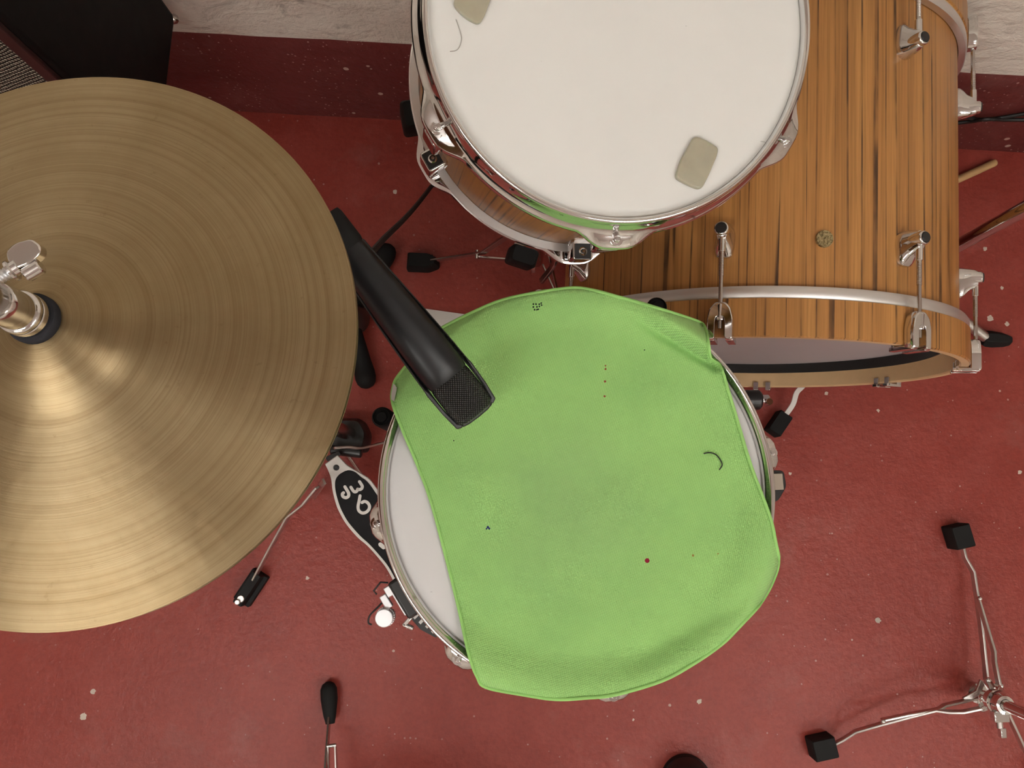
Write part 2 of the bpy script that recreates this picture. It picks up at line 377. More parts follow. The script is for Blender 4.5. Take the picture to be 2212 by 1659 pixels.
# local y of this frame: z cross x -> down-pointing check
up_sign = 1 if (BM.to_3x3() @ Vector((0, 1, 0))).z > 0 else -1
bd = thing('bass_drum', 'large teak-veneered bass drum lying on its side below the tom', 'drum', (BC.x + .01, BC.y + .23, 0))
RS, RH = .2794, .292
part(MB().lathe([(RS - .008, .055), (RS, .055), (RS, .443), (RS - .008, .443)], BM, 160, loop=True), 'shell', M_TEAK, bd)
def hoopprof(z0, z1): return [(RH, z0 + .002), (RH, z1), (RH - .013, z1), (RH - .013, z0 + .002), (RH - .011, z0), (RH - .002, z0)]
part(MB().lathe(hoopprof(0, .045), BM, 160, loop=True, mfun=lambda i: 0 if i in (0, 5) else 1), 'hoop', [M_TEAK, M_MAPLE], bd, label='teak-faced wooden hoop, pale inside')
part(MB().lathe(hoopprof(.452, .495), BM, 160, loop=True, mfun=lambda i: 0 if i in (0, 5) else 1), 'hoop', [M_TEAK, M_MAPLE], bd)
for z0 in (.045, .437):
    part(MB().lathe([(RS + .001, z0), (RH - .003, z0), (RH - .001, z0 + .003), (RH - .001, z0 + .012), (RH - .003, z0 + .015), (RS + .001, z0 + .015)], BM, 160, loop=True), 'head_collar', M_ALU, bd, label='silver aluminium collar')
part(MB().lathe([(.2640, .030), (.2785, .030), (.2785, .0398), (.2640, .0398)], BM, 120, loop=True), 'inner_rim', M_ALU, bd)
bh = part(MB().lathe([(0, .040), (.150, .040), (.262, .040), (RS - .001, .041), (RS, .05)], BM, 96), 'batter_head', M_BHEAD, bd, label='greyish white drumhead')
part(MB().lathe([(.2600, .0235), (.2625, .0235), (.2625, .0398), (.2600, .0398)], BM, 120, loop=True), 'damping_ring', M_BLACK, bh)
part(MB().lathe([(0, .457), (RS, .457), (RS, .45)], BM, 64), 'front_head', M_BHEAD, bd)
# badge
def bpos(ang, r, z):   # ang from the top, clockwise seen by the player (to the right)
    return BM @ Vector((math.sin(ang) * r, up_sign * math.cos(ang) * r, z))
def bframe(ang, r, z):  # x tangential, y along drum, z radial
    o = bpos(ang, r, z); rad = (bpos(ang, 1, z) - bpos(ang, 0, z)).normalized(); return frame(o, rad, rad.cross(BN) * -1)
M_BADGE = None
bm_ = NT('worn_brass_badge'); bn = bm_.noise(bm_.coord('Position'), 190, 3, .6, 1.5)
bm_.set(color=bm_.mix(bm_.ramp(bn, [(.4, 0.), (.55, 1.)]), (.16, .12, .05), (.42, .34, .18)), metal=.75, rough=.45); bm_.bump(bn, .6, .0015); M_BADGE = bm_.mat
fB = bframe(.012, RS, .119)
bg = part(MB().lathe([(0, .0030), (.0085, .0030), (.0090, .0036), (.0098, .0036), (.0102, .002), (.0102, -.002)], fB, 40), 'badge', M_BADGE, bd, label='small round worn brass badge')
# worn embossed swirl on the badge
part(MB().tube(catmull([fB @ Vector(p) for p in ((-.006, .001, .0032), (-.003, .004, .0034), (.001, .001, .0034), (-.002, -.001, .0034), (.003, .003, .0034), (.006, .002, .0032))], 6), .0006, 6), 'emboss', M_BADGE, bg)
for k in range(3):
    part(MB().box(fB @ T((-.003 + k * .003, -.005, .0032)), .0012, .0022, .0008), 'emboss', M_BADGE, bg)
# lugs, tension rods and claws (local: x tangential, y along the drum away from player, z outwards, z=0 at the shell)
def lug_mesh():
    m = MB(); out = [(-.0105, .016), (-.0135, .004), (-.012, -.014), (-.0085, -.024), (.0085, -.024), (.012, -.014), (.0135, .004), (.0105, .016), (0, .0205)]
    base = rpoly(out, .006); n = len(base)
    rr = []
    for z, s_, dy in ((-.001, 1., 0), (.004, 1., 0), (.008, .90, .001), (.013, .74, .003), (.020, .60, .004), (.025, .48, .004)): rr.append([Vector((x * s_, (y - .002) * s_ + .002 + dy, z)) for x, y in base])
    m.loft(rr)
    m.cyl(T((0, .005, .006)), .0100, .0245, 28, .0084, .0015)
    return m.mesh('lug', M_CHROME)
def nut_mesh():
    m = MB(); m.cyl(frame((0, -.002, .0215), (0, -1, 0)), .0042, .019, 16, ch=.0006)
    return m.mesh('swivel_nut', M_CHROME)
def cap_mesh():
    m = MB(); m.lathe([(0, .0318), (.0060, .0318), (.0068, .0308), (.0068, .0292), (0, .0292)], T((0, .005, 0)), 20); return m.mesh('rubber_cap', M_BLACK)
def rod_mesh():
    m = MB(); m.tube([(0, -.018, .0215), (0, -.050, .0215)], .0030, 12); m.tube([(0, -.050, .0215), (0, -.112, .0215)], .0026, 12)
    for k in range(14): m.lathe([(.0026, 0), (.0033, .0008), (.0026, .0016)], frame((0, -.024 - k * .0018, .0215), (0, -1, 0)), 10)
    return m.mesh('tension_rod', M_DARKCH)
def claw_mesh():
    """fork-shaped claw: bridge behind, two prongs hooking over the hoop edge"""
    m = MB(); z0 = RH - RS + .0012; yb = -.087
    arch = [(-.0150, -.0395), (-.0155, -.014), (-.0125, -.001), (-.006, .0062), (.006, .0062), (.0125, -.001), (.0155, -.014), (.0150, -.0395), (.0062, -.0395), (.0062, -.017), (.0042, -.0105), (-.0042, -.0105), (-.0062, -.017), (-.0062, -.0395)]
    rp_ = rpoly(arch, .003, 3); c_ = Vector((0, -.014))
    m.loft([[Vector((x * k_, yb + (y + .014) * k_ - .014, z0 + z)) for x, y in rp_] for z, k_ in ((0, 1.), (.007, 1.), (.0105, .97), (.0125, .90))])
    for s in (-1, 1):
        m.box(T((s * .0106, yb - .0370, z0 - .0060)), .0088, .005, .0315)
        m.box(T((s * .0106, yb - .0315, RH - .0155 - RS)), .0088, .014, .0040)
    m.cyl(frame((0, yb + .004, .0215), (0, -1, 0)), .0058, .020, 8, .0052, .001)
    return m.mesh('claw', M_CHROME)
LUG, NUT, CAP, ROD, CLAW = lug_mesh(), nut_mesh(), cap_mesh(), rod_mesh(), claw_mesh()
for side in (0, 1):
    for k in range(8):
        a = math.radians(22.5 + 45 * k)
        Mf = bframe(a, RS, .120) if side == 0 else bframe(a, RS, .374) @ RZ(PI)
        lg = link('lug', LUG, bd, Mf, .0008); link('swivel_nut', NUT, lg, None); link('rubber_cap', CAP, lg, None, label='black rubber cap')
        link('tension_rod', ROD, bd, Mf); link('claw', CLAW, bd, Mf, .0016)
# ================================================================ tom
TN = Vector((.15, -.215, 1)).normalized(); TC = Vector((.093, .388, .857)); TM = frame(TC, TN, (1, 0, 0))
TD = .205; EARS = [math.radians(-90 + 60 * k) for k in range(6)]
TB = frame(TC - TN * TD, TN * -1, (1, 0, 0))
def cast_hoop(R, ears, name, earlen=.0115, w=.165, hgt=.024, seg=288, lip=.004):
    m = MB()
    def prof(t):
        b = 0.
        for e in ears:
            d = (t - e + PI) % (2 * PI) - PI; x = abs(d) / w
            b = max(b, earlen * (1 if x < .28 else max(0, math.cos(min(1, (x - .28) / .95) * PI / 2)) ** 1.6))
        return [(R, -.013), (R, -.002), (R + .0012, 0), (R + .0030, .0006), (R + .0048, -.0005), (R + .0058, -.0035), (R + .0068 + b * .12, -.010), (R + .0088 + b * .5, -.0145), (R + .0118 + b, -.0165), (R + .0135 + b, -.0185), (R + .0132 + b, -hgt), (R + .010 + b * .9, -hgt - .001), (R + .003, -hgt), (R + .002, -.013)]
    m.lathe(prof(0.), Matrix(), seg, loop=True, rfun=prof)
    return m.mesh(name, M_CHROME, angle=55)
HOOP13 = cast_hoop(.162, EARS, 'hoop')
tom = thing('tom_drum', 'tom with white head, chrome hoops and teak shell above the bass drum', 'drum', TC - TN * TD)
part(MB().lathe([(.1651, -.010), (.1651, -.195), (.158, -.195), (.158, -.010)], TM, 128, loop=True), 'shell', M_TEAK, tom, label='teak-veneered shell')
link('hoop', HOOP13, tom, TM); link('hoop', HOOP13, tom, TB)
part(MB().lathe([(0, -.0075), (.150, -.0075), (.1600, -.0078), (.1618, -.0085), (.1618, -.014)], TM, 96), 'top_head', M_HEAD, tom, label='white coated drumhead')
part(MB().lathe([(0, -.0095), (.1605, -.0095), (.1616, -.011)], TB, 64), 'bottom_head', M_HEAD, tom)
part(MB().lathe([(.1655, -.0252), (.1738, -.0252), (.1738, -.0268), (.1655, -.0268)], TB, 96, loop=True), 'collar', M_ALU, tom)
def tomlug():
    m = MB(); m.loft([[Vector((x * s_ + 0, y, z)) for x, y in rpoly([(-.011, 0), (.011, 0), (.011, .022), (-.011, .022)], .004)] for z, s_ in ((0, .9), (.003, 1), (.024, 1), (.030, .8))])
    m.cyl(frame((0, -.004, .015), (0, 1, 0)), .012, .010, 18)
    return m.mesh('lug', M_CHROME)
def tominsert():
    m = MB(); m.box(T((0, .013, -.0006)), .0165, .0155, .003); return m.mesh('lug_insert', M_BLACK)
def tominsert2():
    m = MB(); m.lathe([(.0022, -.0022), (.0034, -.0035), (.0046, -.0022)], T((0, .013, 0)), 14); m.cyl(T((0, .013, -.0050)), .0016, .004, 10); return m.mesh('rod_end', M_CHROME)
def keyrod(L):
    m = MB(); m.lathe([(0, .0035), (.0030, .0035), (.0030, -.001), (.0062, -.001), (.0062, -.0035), (.0028, -.0035), (.0026, -L), (0, -L)], Matrix(), 16)
    m.box(T((0, 0, .0025)), .0042, .0042, .005)
    return m.mesh('tension_rod', M_CHROME)
TL, TI, TI2, KR = tomlug(), tominsert(), tominsert2(), keyrod(.045)
for side, FM in ((0, TM), (1, TB)):
    for e in EARS:
        e_ = e
        rad = FM @ RZ(e_) @ Matrix.Rotation(-PI / 2, 4, 'Z')       # local y = outwards, z = away from the shell middle
        lg = link('lug', TL, tom, rad @ T((0, .1640, -.066)), .001)
        link('lug_insert', TI, lg, None, label='black lug insert'); link('rod_end', TI2, lg, None)
        link('tension_rod', KR, tom, rad @ T((0, .1785, -.0140)), .0005)
# gel pads on the tom head
def gelpad(pts, label, seed):
    o = TC - TN * .0075; M2 = frame(o, TN, (1, 0, 0)); I = M2.inverted(); poly = [(I @ PP(x, y, o, TN)).to_2d() for x, y in pts]
    c = sum(poly, Vector((0, 0))) / len(poly); base = M2 @ Vector((c.x, c.y, 0)); m = MB(); rings = []
    rp = [Vector(q) for q in rpoly(poly, .005, 5)]
    for z, s_ in ((.0003, .985), (.0012, 1.0), (.0030, .995), (.0040, .96), (.0043, .90), (.0041, .5)):
        rings.append([M2 @ Vector((*(c + (q - c) * s_), z)) for q in rp])
    m.loft(rings); return solo(m, 'gel_damper', M_GEL, label, 'gel pad', base, group='gel pads on the tom head', angle=60)
gelpad([(1497, 295), (1518, 302), (1549, 321), (1546, 338), (1526, 385), (1511, 413), (1484, 403), (1454, 386), (1468, 345)], 'grey-tan rectangular gel pad near the lower right of the tom head', 1)
gelpad([(977, 13), (993, 32), (1012, 47), (1034, 57), (1045, 40), (1062, -5), (1050, -40), (1000, -45)], 'tan wedge-shaped gel pad at the upper left of the tom head', 2)
# faint dusty hair on the tom head
o_ = TC - TN * .0070
solo(MB().tube(catmull([PP(x, y, o_, TN) for x, y in ((985, 42), (992, 62), (997, 82), (993, 100), (985, 109), (972, 111))], 6), .00035, 6), 'hair_strand', simple('pale_grey_hair', (.38, .36, .33), .7), 'fine curled grey hair lying on the tom head beside the wedge-shaped pad', 'hair', PP(990, 80, o_, TN))
# tom stand (basket stand under the tom)
M_T2 = M_DARKCH
tb = TC - TN * TD
base = Vector((.045, .425, 0))
ts = thing('tom_stand', 'dim steel basket stand holding up the tom, black rubber tips', 'drum stand', base)
part(MB().tube([base + Vector((0, 0, .06)), base + Vector((0, 0, .40))], .0125, 20), 'lower_tube', M_T2, ts)
part(MB().tube([base + Vector((0, 0, .39)), base + Vector((0, 0, .57))], .0095, 20), 'upper_tube', M_T2, ts)
part(MB().cyl(T(base + Vector((0, 0, .375))), .018, .035, 20, ch=.003), 'height_collar', M_T2, ts)
part(MB().cyl(T(base + Vector((0, 0, .235))), .019, .022, 20, ch=.002), 'leg_collar', M_T2, ts)
part(MB().sphere(T(base + Vector((0, 0, .585))), .022, 20), 'tilter', M_BLACK, ts)
bh_ = base + Vector((0, 0, .600))
for px, py, zz in ((1128, 548, .655), (893, 250, .665), (None, None, None)):
    if px: tip = PP(px, py, tb + TN * .012, TN)
    else: tip = TB @ Vector((.178 * math.cos(.75), -.178 * math.sin(-.75), -.012)); tip = tb + TN * .012 + (TM.to_3x3() @ Vector((.178 * math.cos(.6), .178 * math.sin(.6), 0)))
    dr = (tip - tb); dr = (dr - TN * dr.dot(TN)).normalized()
    tip = tb + TN * (.018 if px == 1128 else .004) + dr * (.172 if px == 893 else .184)
    low = bh_ + dr * .03; kn = tb - TN * .035 + dr * .170
    part(MB().bar(catmull([low, low + (kn - low) * .6 - TN * .004, kn, tip - TN * .012], 6), .012, .004), 'basket_arm', M_T2, ts, .001)
    part(MB().loft([[tip + dr * (q[0] * s_ + .0) + TN * z + TN.cross(dr) * q[1] * s_ for q in rpoly([(-.006, -.015), (.014, -.015), (.014, .015), (-.006, .015)], .005)] for z, s_ in ((-.022, .85), (-.018, 1), (.014, 1), (.020, .82))]), 'rubber_tip', M_RUBBER, ts)
for i, q in enumerate((P(912, 566, .018), base + Vector((.12, .20, .015)), base + Vector((.10, -.24, .015)))):
    d = q - base; d.z = 0; L_ = d.length; d.normalize(); sd = Vector((-d.y, d.x, 0))
    pts = [base + d * .015 + Vector((0, 0, .245)), base + d * .05 + Vector((0, 0, .20)), base + d * (L_ * .45) + Vector((0, 0, .095)), q + Vector((0, 0, .012)) - d * .02]
    part(MB().bar(pts, .004, .012), 'leg', M_T2, ts, .0008)
    part(MB().bar([base + d * .016 + Vector((0, 0, .075)) + sd * .006, base + d * (L_ * .5) + Vector((0, 0, .085)) + sd * .006], .003, .012), 'brace', M_T2, ts, .0006)
    part(MB().cyl(frame(base + d * (L_ * .5) + Vector((0, 0, .088)) - sd * .006, sd), .004, .016, 12), 'rivet', M_CHROME, ts)
    fm = frame((q.x, q.y, 0), (0, 0, 1), d * -1)
    part(MB().loft([[fm @ Vector((x * s_, y * s_, z)) for x, y in rpoly([(-.03, -.016), (.012, -.016), (.032, -.007), (.032, .007), (.012, .016), (-.03, .016)], .004)] for z, s_ in ((0, 1), (.012, 1), (.028, .92), (.034, .78))]), 'rubber_foot', M_RUBBER, ts)
    if i == 0:
        for k in range(5): part(MB().box(fm @ T((.0 + k * .005, 0, .0325)), .0022, .022, .003), 'grip_rib', M_RUBBER, ts, .0005)
part(MB().bar(catmull([base + Vector((.018, .01, .30)), base + Vector((.03, -.02, .28)), base + Vector((.026, -.05, .22)), base + Vector((.005, -.07, .17))], 6), .006, .010), 'support_bracket', M_T2, ts, .001)
part(MB().bar(catmull([base + Vector((-.018, -.008, .30)), base + Vector((-.012, -.035, .27)), base + Vector((-.01, -.06, .2))], 6), .006, .010), 'support_bracket', M_T2, ts, .001)
part(MB().lathe([(.018, 0), (.022, .004), (.022, .012), (.018, .016)], T(base + Vector((0, 0, .30))), 24), 'ring_clamp', M_CHROME, ts)
# ================================================================ snare drum
SCN = Vector((.0605, .0027, .7213)); SM = T(SCN); SE = [math.radians(10 + 45 * k) for k in range(8)]
sn = thing('snare_drum', 'snare drum with chrome hoop mostly covered by the green cloth', 'drum', SCN - Vector((0, 0, .14)))
def flanged(R, ears):
    def prof(t):
        b = 0.
        for e in ears:
            d = (t - e + PI) % (2 * PI) - PI; x = abs(d) / .095
            b = max(b, 0.0095 * (1 if x < .30 else max(0, math.cos(min(1, (x - .35) / .9) * PI / 2)) ** 1.5))
        return [(R - .0095, -.0125), (R - .0090, -.0060), (R - .0072, -.0035), (R - .0055, -.0022), (R - .0046, -.0004), (R - .0026, .0006), (R - .0006, -.0002), (R, -.0020), (R - .0012, -.0060), (R - .0012 + b * .2, -.013), (R + .0010 + b, -.0155), (R + .0022 + b, -.0175), (R + .002 + b, -.023), (R - .004, -.023), (R - .008, -.0135)]
    return prof
pf = flanged(.1872, SE)
SH = MB().lathe(pf(0.), Matrix(), 288, loop=True, rfun=pf).mesh('hoop', M_CHROME, angle=55)
link('hoop', SH, sn, SM); link('hoop', SH, sn, SM @ T((0, 0, -.150)) @ Matrix.Rotation(PI, 4, 'X'))
part(MB().lathe([(0, -.0085), (.168, -.0085), (.1755, -.0090), (.1778, -.0110), (.1778, -.014)], SM, 128), 'batter_head', M_SHEAD, sn, label='grey-white drumhead')
part(MB().lathe([(.1790, -.014), (.1790, -.138), (.172, -.138), (.172, -.014)], SM, 96, loop=True), 'shell', M_CHROME, sn)
part(MB().lathe([(0, .141), (.1778, .141)], SM @ Matrix.Rotation(PI, 4, 'X'), 48), 'resonant_head', M_SHEAD, sn)
KS = keyrod(.05)
for e in SE:
    rad = SM @ RZ(e) @ Matrix.Rotation(-PI / 2, 4, 'Z')
    link('tension_rod', KS, sn, rad @ T((0, .1925, -.0135)), .0005)
    link('lug', TL, sn, rad @ T((0, .178, -.085)), .001)
# snare throw-off with tension knob, wire and strap
a = math.radians(212.5); fr = SM @ RZ(a) @ Matrix.Rotation(-PI / 2, 4, 'Z') @ Matrix.Diagonal((-1, 1, 1, 1))    # local y = outward, x = sideways (clockwise from above)
so = part(MB().box(fr @ T((0, .190, -.055)), .040, .022, .060), 'strainer_body', M_BLACK, sn, .003)
part(MB().box(fr @ T((.002, .1955, -.034)), .026, .015, .006), 'strainer_plate', M_ZINC, so, .0008)
part(MB().box(fr @ T((-.013, .203, -.036)), .010, .009, .010), 'strainer_plate', M_ZINC, so, .0008)
part(MB().box(fr @ T((-.006, .213, -.042)), .014, .007, .007), 'strainer_plate', M_ZINC, so, .0008)
kn = MB(); km = fr @ T((.006, .2215, -.050)); kn.lathe([(0, .0165), (.0080, .0165), (.0086, .016), (.0086, .008), (.0078, .007), (.0086, .006), (.0086, 0), (0, 0)], km, 36)
for k in range(26): kn.box(km @ RZ(2 * PI * k / 26) @ T((.0088, 0, .0045)), .0010, .0012, .008)
part(kn, 'tension_knob', M_ZINC, sn, angle=22, label='round galvanised tension knob')
part(MB().tube(catmull([fr @ Vector(p) for p in ((-.012, .200, -.045), (-.006, .222, -.046), (-.003, .2345, -.048), (.002, .2395, -.048), (.0055, .238, -.048))], 8), .0009, 8), 'throw_off_wire', M_CABLE, so)
part(MB().tube([fr @ Vector(p) for p in ((-.020, .203, -.045), (-.0245, .209, -.045), (-.021, .219, -.045), (-.0165, .218, -.045))], .0009, 8), 'throw_off_wire', M_CABLE, so)
part(MB().prism(rpoly([(.010, .188), (.030, .1875), (.050, .184), (.0515, .194), (.036, .203), (.012, .207)], .002), fr @ T((0, 0, -.075)), .012), 'snare_strap', M_BLACK, sn)
for k in range(5): part(MB().box(fr @ T((.0155 + k * .0072, .2020 - k * .0024, -.0625)) @ RZ(-.22), .0030, .0062 - (k > 2) * .002, .002), 'strap_slot', M_LETTER, sn, label='white slot')
part(MB().box(fr @ T((.021, .205, -.058)) @ RZ(-.3), .0045, .020, .006), 'wing_screw', M_CHROME, so, .0015)
part(MB().box(fr @ T((.0265, .2105, -.058)) @ RZ(1.0), .004, .012, .006), 'wing_screw', M_CHROME, so, .0015)
# butt plate on the right
a = math.radians(2); fr = SM @ RZ(a) @ Matrix.Rotation(-PI / 2, 4, 'Z')
part(MB().prism(rpoly([(-.012, .180), (.026, .180), (.020, .204), (.006, .2135), (-.010, .212)], .004), fr @ T((0, 0, -.075)), .03), 'butt_plate', M_BLACK, sn, .001)
part(MB().box(fr @ T((.001, .203, -.0425)), .016, .012, .003), 'strap_clamp', simple('beige_strap', (.42, .36, .29), .7), sn, .0005)
# snare stand
sb = Vector((SCN.x, SCN.y, 0)); ss = thing('snare_stand', 'steel basket stand beneath the snare drum with black rubber arm tips', 'drum stand', sb)
part(MB().tube([sb + Vector((0, 0, .06)), sb + Vector((0, 0, .36))], .0125, 18), 'lower_tube', M_T2, ss)
part(MB().tube([sb + Vector((0, 0, .35)), sb + Vector((0, 0, .50))], .0095, 18), 'upper_tube', M_T2, ss)
part(MB().sphere(T(sb + Vector((0, 0, .505))), .02, 18), 'tilter', M_BLACK, ss)
for px, py in ((829, 902), (1421, 663), (None, None)):
    if px: q = P(px, py, .69); d = q - SCN; d.z = 0; d.normalize()
    else: d = Vector((math.cos(math.radians(-67)), math.sin(math.radians(-67)), 0))
    tip = Vector((SCN.x, SCN.y, 0)) + d * (.2035 if px else .180)
    part(MB().bar(catmull([sb + d * .02 + Vector((0, 0, .51)), sb + d * .12 + Vector((0, 0, .535)), Vector((tip.x, tip.y, .545)), Vector((tip.x, tip.y, .60))], 6), .012, .004), 'basket_arm', M_T2, ss, .001)
    part(MB().lathe([(0, .595), (.0095, .595), (.0105, .60), (.0105, .680), (.0092, .684), (.0085, .6845), (.0080, .682), (.0055, .682), (.0050, .684), (0, .684)], T((tip.x, tip.y, 0)), 24), 'rubber_tip', M_RUBBER, ss, label='black rubber arm tip')
for a in (100, 215, 298):
    d = Vector((math.cos(math.radians(a)), math.sin(math.radians(a)), 0)); L_ = .23
    part(MB().bar([sb + d * .012 + Vector((0, 0, .22)), sb + d * .12 + Vector((0, 0, .10)), sb + d * L_ + Vector((0, 0, .02))], .004, .012), 'leg', M_T2, ss, .0008)
    part(MB().bar([sb + d * .012 + Vector((0, 0, .07)), sb + d * .12 + Vector((0, 0, .10))], .003, .010), 'brace', M_T2, ss)
    fm = frame(sb + d * L_, (0, 0, 1), d)
    part(MB().loft([[fm @ Vector((x * s_, y * s_, z)) for x, y in rpoly([(-.02, -.012), (.022, -.012), (.022, .012), (-.02, .012)], .004)] for z, s_ in ((0, 1), (.018, 1), (.024, .8))]), 'rubber_foot', M_RUBBER, ss)
# ================================================================ green cloth
OUT = [(955, 708), (1010, 680), (1080, 650), (1150, 634), (1235, 622), (1285, 628), (1330, 640), (1375, 652), (1440, 672), (1505, 694), (1521, 705), (1529, 735), (1533, 768), (1540, 778), (1555, 789), (1566, 820), (1590, 900), (1620, 1000), (1650, 1080), (1667, 1130), (1675, 1170), (1682, 1210), (1672, 1250), (1645, 1300), (1600, 1350), (1560, 1390), (1500, 1432), (1430, 1470), (1330, 1500), (1265, 1507), (1200, 1510), (1130, 1500), (1050, 1484), (1030, 1460), (1012, 1410), (990, 1310), (960, 1190), (930, 1080), (900, 1000), (870, 930), (848, 870), (850, 835), (862, 810), (905, 760)]
def sst(x, a, b): x = max(0., min(1., (x - a) / (b - a))); return x * x * (3 - 2 * x)
def seg_dist(px, py, a, b):
    ax, ay = a; bx, by = b; vx, vy = bx - ax, by - ay; L2 = vx * vx + vy * vy
    t = max(0, min(1, ((px - ax) * vx + (py - ay) * vy) / L2)); d = math.hypot(px - ax - vx * t, py - ay - vy * t)
    return d * (1 if (vx * (py - ay) - vy * (px - ax)) > 0 else -1), t
def cloth_h(x, y, px, py):
    r = math.hypot(x - SCN.x, y - SCN.y)
    z = SCN.z - .0055 + .0100 * sst(r, .150, .182)
    if r > .1885: z -= (r - .1885) * .9 + max(0, r - .2035) * 3
    # the raised roll at the upper right with the crease beneath it
    d, t = seg_dist(px, py, (1340, 668), (1545, 792)); f = sst(t, 0, .5)
    up = -d
    z += f * (.016 * math.exp(-((up - 33) / 22) ** 2) - .010 * math.exp(-(up / 10) ** 2))
    # slack belly inside the lower right edge
    d, t = seg_dist(px, py, (1300, 1455), (1655, 1260)); z -= .004 * math.exp(-((d - 10) / 26) ** 2) * sst(t, 0, .25) * (1 - .6 * sst(t, .8, 1))
    z += .0012 * math.sin(px * .021 + py * .013) * math.sin(py * .017 - px * .006)
    return z
def cloth_pt(px, py):
    d = ray(px, py); z = SCN.z
    # march down the sight line until the cloth's height is met
    s0, s1 = .78, .60
    for _ in range(26):
        zm = (s0 + s1) / 2; p = P(px, py, zm)
        if zm > cloth_h(p.x, p.y, px, py): s0 = zm
        else: s1 = zm
    return P(px, py, s1)
o3 = [(x, y) for x, y in OUT]; loopv = catmull([Vector((x, y, 0)) for x, y in o3] + [Vector((o3[0][0], o3[0][1], 0))], 6)[:-1]
NB = len(loopv); NR = 70; cx0, cy0 = 1255., 1065.
cm = MB(); cv = [cloth_pt(cx0, cy0)]
for i in range(1, NR + 1):
    t = (i / NR) ** .85
    for q in loopv: cv.append(cloth_pt(cx0 + (q.x - cx0) * t, cy0 + (q.y - cy0) * t))
edge = cv[-NB:]
def hang(p):
    r = math.hypot(p.x - SCN.x, p.y - SCN.y); return sst(r, .184, .191)
for k in range(1, 4):
    for p in edge:
        h = hang(p); inn = (Vector((SCN.x, SCN.y, 0)) - Vector((p.x, p.y, 0))).normalized()
        cv.append(p + inn * (.0018 * k * h + .0006 * (1 - h) * k) + Vector((0, 0, -(.010 * k * h + .0006 * k * (1 - h)))))
cf = [(0, 1 + j, 1 + (j + 1) % NB) for j in range(NB)]
for i in range(NR + 2):
    for j in range(NB):
        k = (j + 1) % NB; cf.append((1 + i * NB + j, 1 + (i + 1) * NB + j, 1 + (i + 1) * NB + k, 1 + i * NB + k))
cm.add(cv, cf)
G1, G2 = (.255, .485, .140), (.39, .70, .232)
def cloth_marks(m, col):
    pos = m.coord('Position')
    st = m.ramp(m.noise(pos, 7, 5, .65), [(.45, 0.), (.75, 1.)]); col = m.mix(m.math('MULTIPLY', st, .45), col, (.22, .44, .15))
    gc = cloth_pt(1230, 1090); dd = m.vmath('DISTANCE', m.vmath('MULTIPLY', pos, (1, 1, 0)), (gc.x, gc.y, 0))
    st2 = m.math('MULTIPLY', m.ramp(m.math('ADD', dd, m.math('MULTIPLY', m.math('SUBTRACT', m.noise(pos, 22, 6, .7), .5), .10)), [(.0, 1.), (.11, 0.)]), .48)
    col = m.mix(st2, col, (.24, .38, .17))       # rubbed grey patch where the cloth is dirty
    dots = []
    for px, py, r, c in ((1398, 1211, .0022, (.22, .01, .03)), (1308, 790, .0008, (.25, .06, .03)), (1308, 797, .001, (.25, .06, .03)), (1307, 824, .0011, (.25, .06, .03)), (1306, 856, .001, (.25, .05, .03)), (1054, 1139, .0012, (.02, .03, .12)), (1057, 1142, .0010, (.02, .03, .12)), (1051, 1142, .0008, (.02, .03, .1)),
                         (1497, 1200, .0012, (.3, .22, .06)), (1392, 756, .0006, (.02, .02, .02)), (980, 952, .0006, (.02, .02, .02)), (1551, 1196, .0007, (.3, .2, .05))): dots.append((cloth_pt(px, py), r, c))
    for k, (px, py) in enumerate(((1152, 657), (1152, 663), (1155, 669), (1158, 657), (1160, 663), (1160, 669), (1165, 657), (1165, 662), (1169, 655), (1163, 668), (1170, 659))): dots.append((cloth_pt(px, py), .00085, (.015, .02, .015)))
    return spots(m, flatpos(m, .0008, 900), col, dots)
M_GREEN = weave('green_microfibre_weave', G1, G2, math.radians(15.6), .0016, .55, .0012, extra=cloth_marks, sheen=.15, spec=.1).mat
M_HEM = simple('green_hem', (.31, .59, .18), .95, noisy=.12, spec=.1)
cl = thing('green_cloth', 'bright green woven microfibre cloth draped over the snare drum', 'cloth', (SCN.x, SCN.y, SCN.z))
part(cm, 'cloth_body', M_GREEN, cl, angle=180)
em = MB(); ring = [p + Vector((0, 0, .0004)) for p in edge] + [edge[0] + Vector((0, 0, .0004))]
em.sweep(ring, [(.0017 * math.cos(2 * PI * j / 8), .0010 * math.sin(2 * PI * j / 8)) for j in range(8)], caps=False)
part(em, 'hem', M_HEM, cl, label='paler green stitched hem', angle=180)
lb = [cloth_pt(850, 828), cloth_pt(858, 838), cloth_pt(852, 868), cloth_pt(844, 862)]
part(MB().slab([p + Vector((0, 0, .002)) for p in lb], (0, 0, 1), .0008), 'care_label', M_CARD, cl, label='small white care label')
solo(MB().tube(catmull([cloth_pt(x, y) + Vector((0, 0, .0016)) for x, y in ((1519, 980), (1532, 978), (1545, 982), (1554, 992), (1559, 1004), (1553, 1015))], 6), .0006, 6), 'thread', M_CABLE, 'short curled black thread lying on the green cloth', 'thread', cloth_pt(1545, 985))
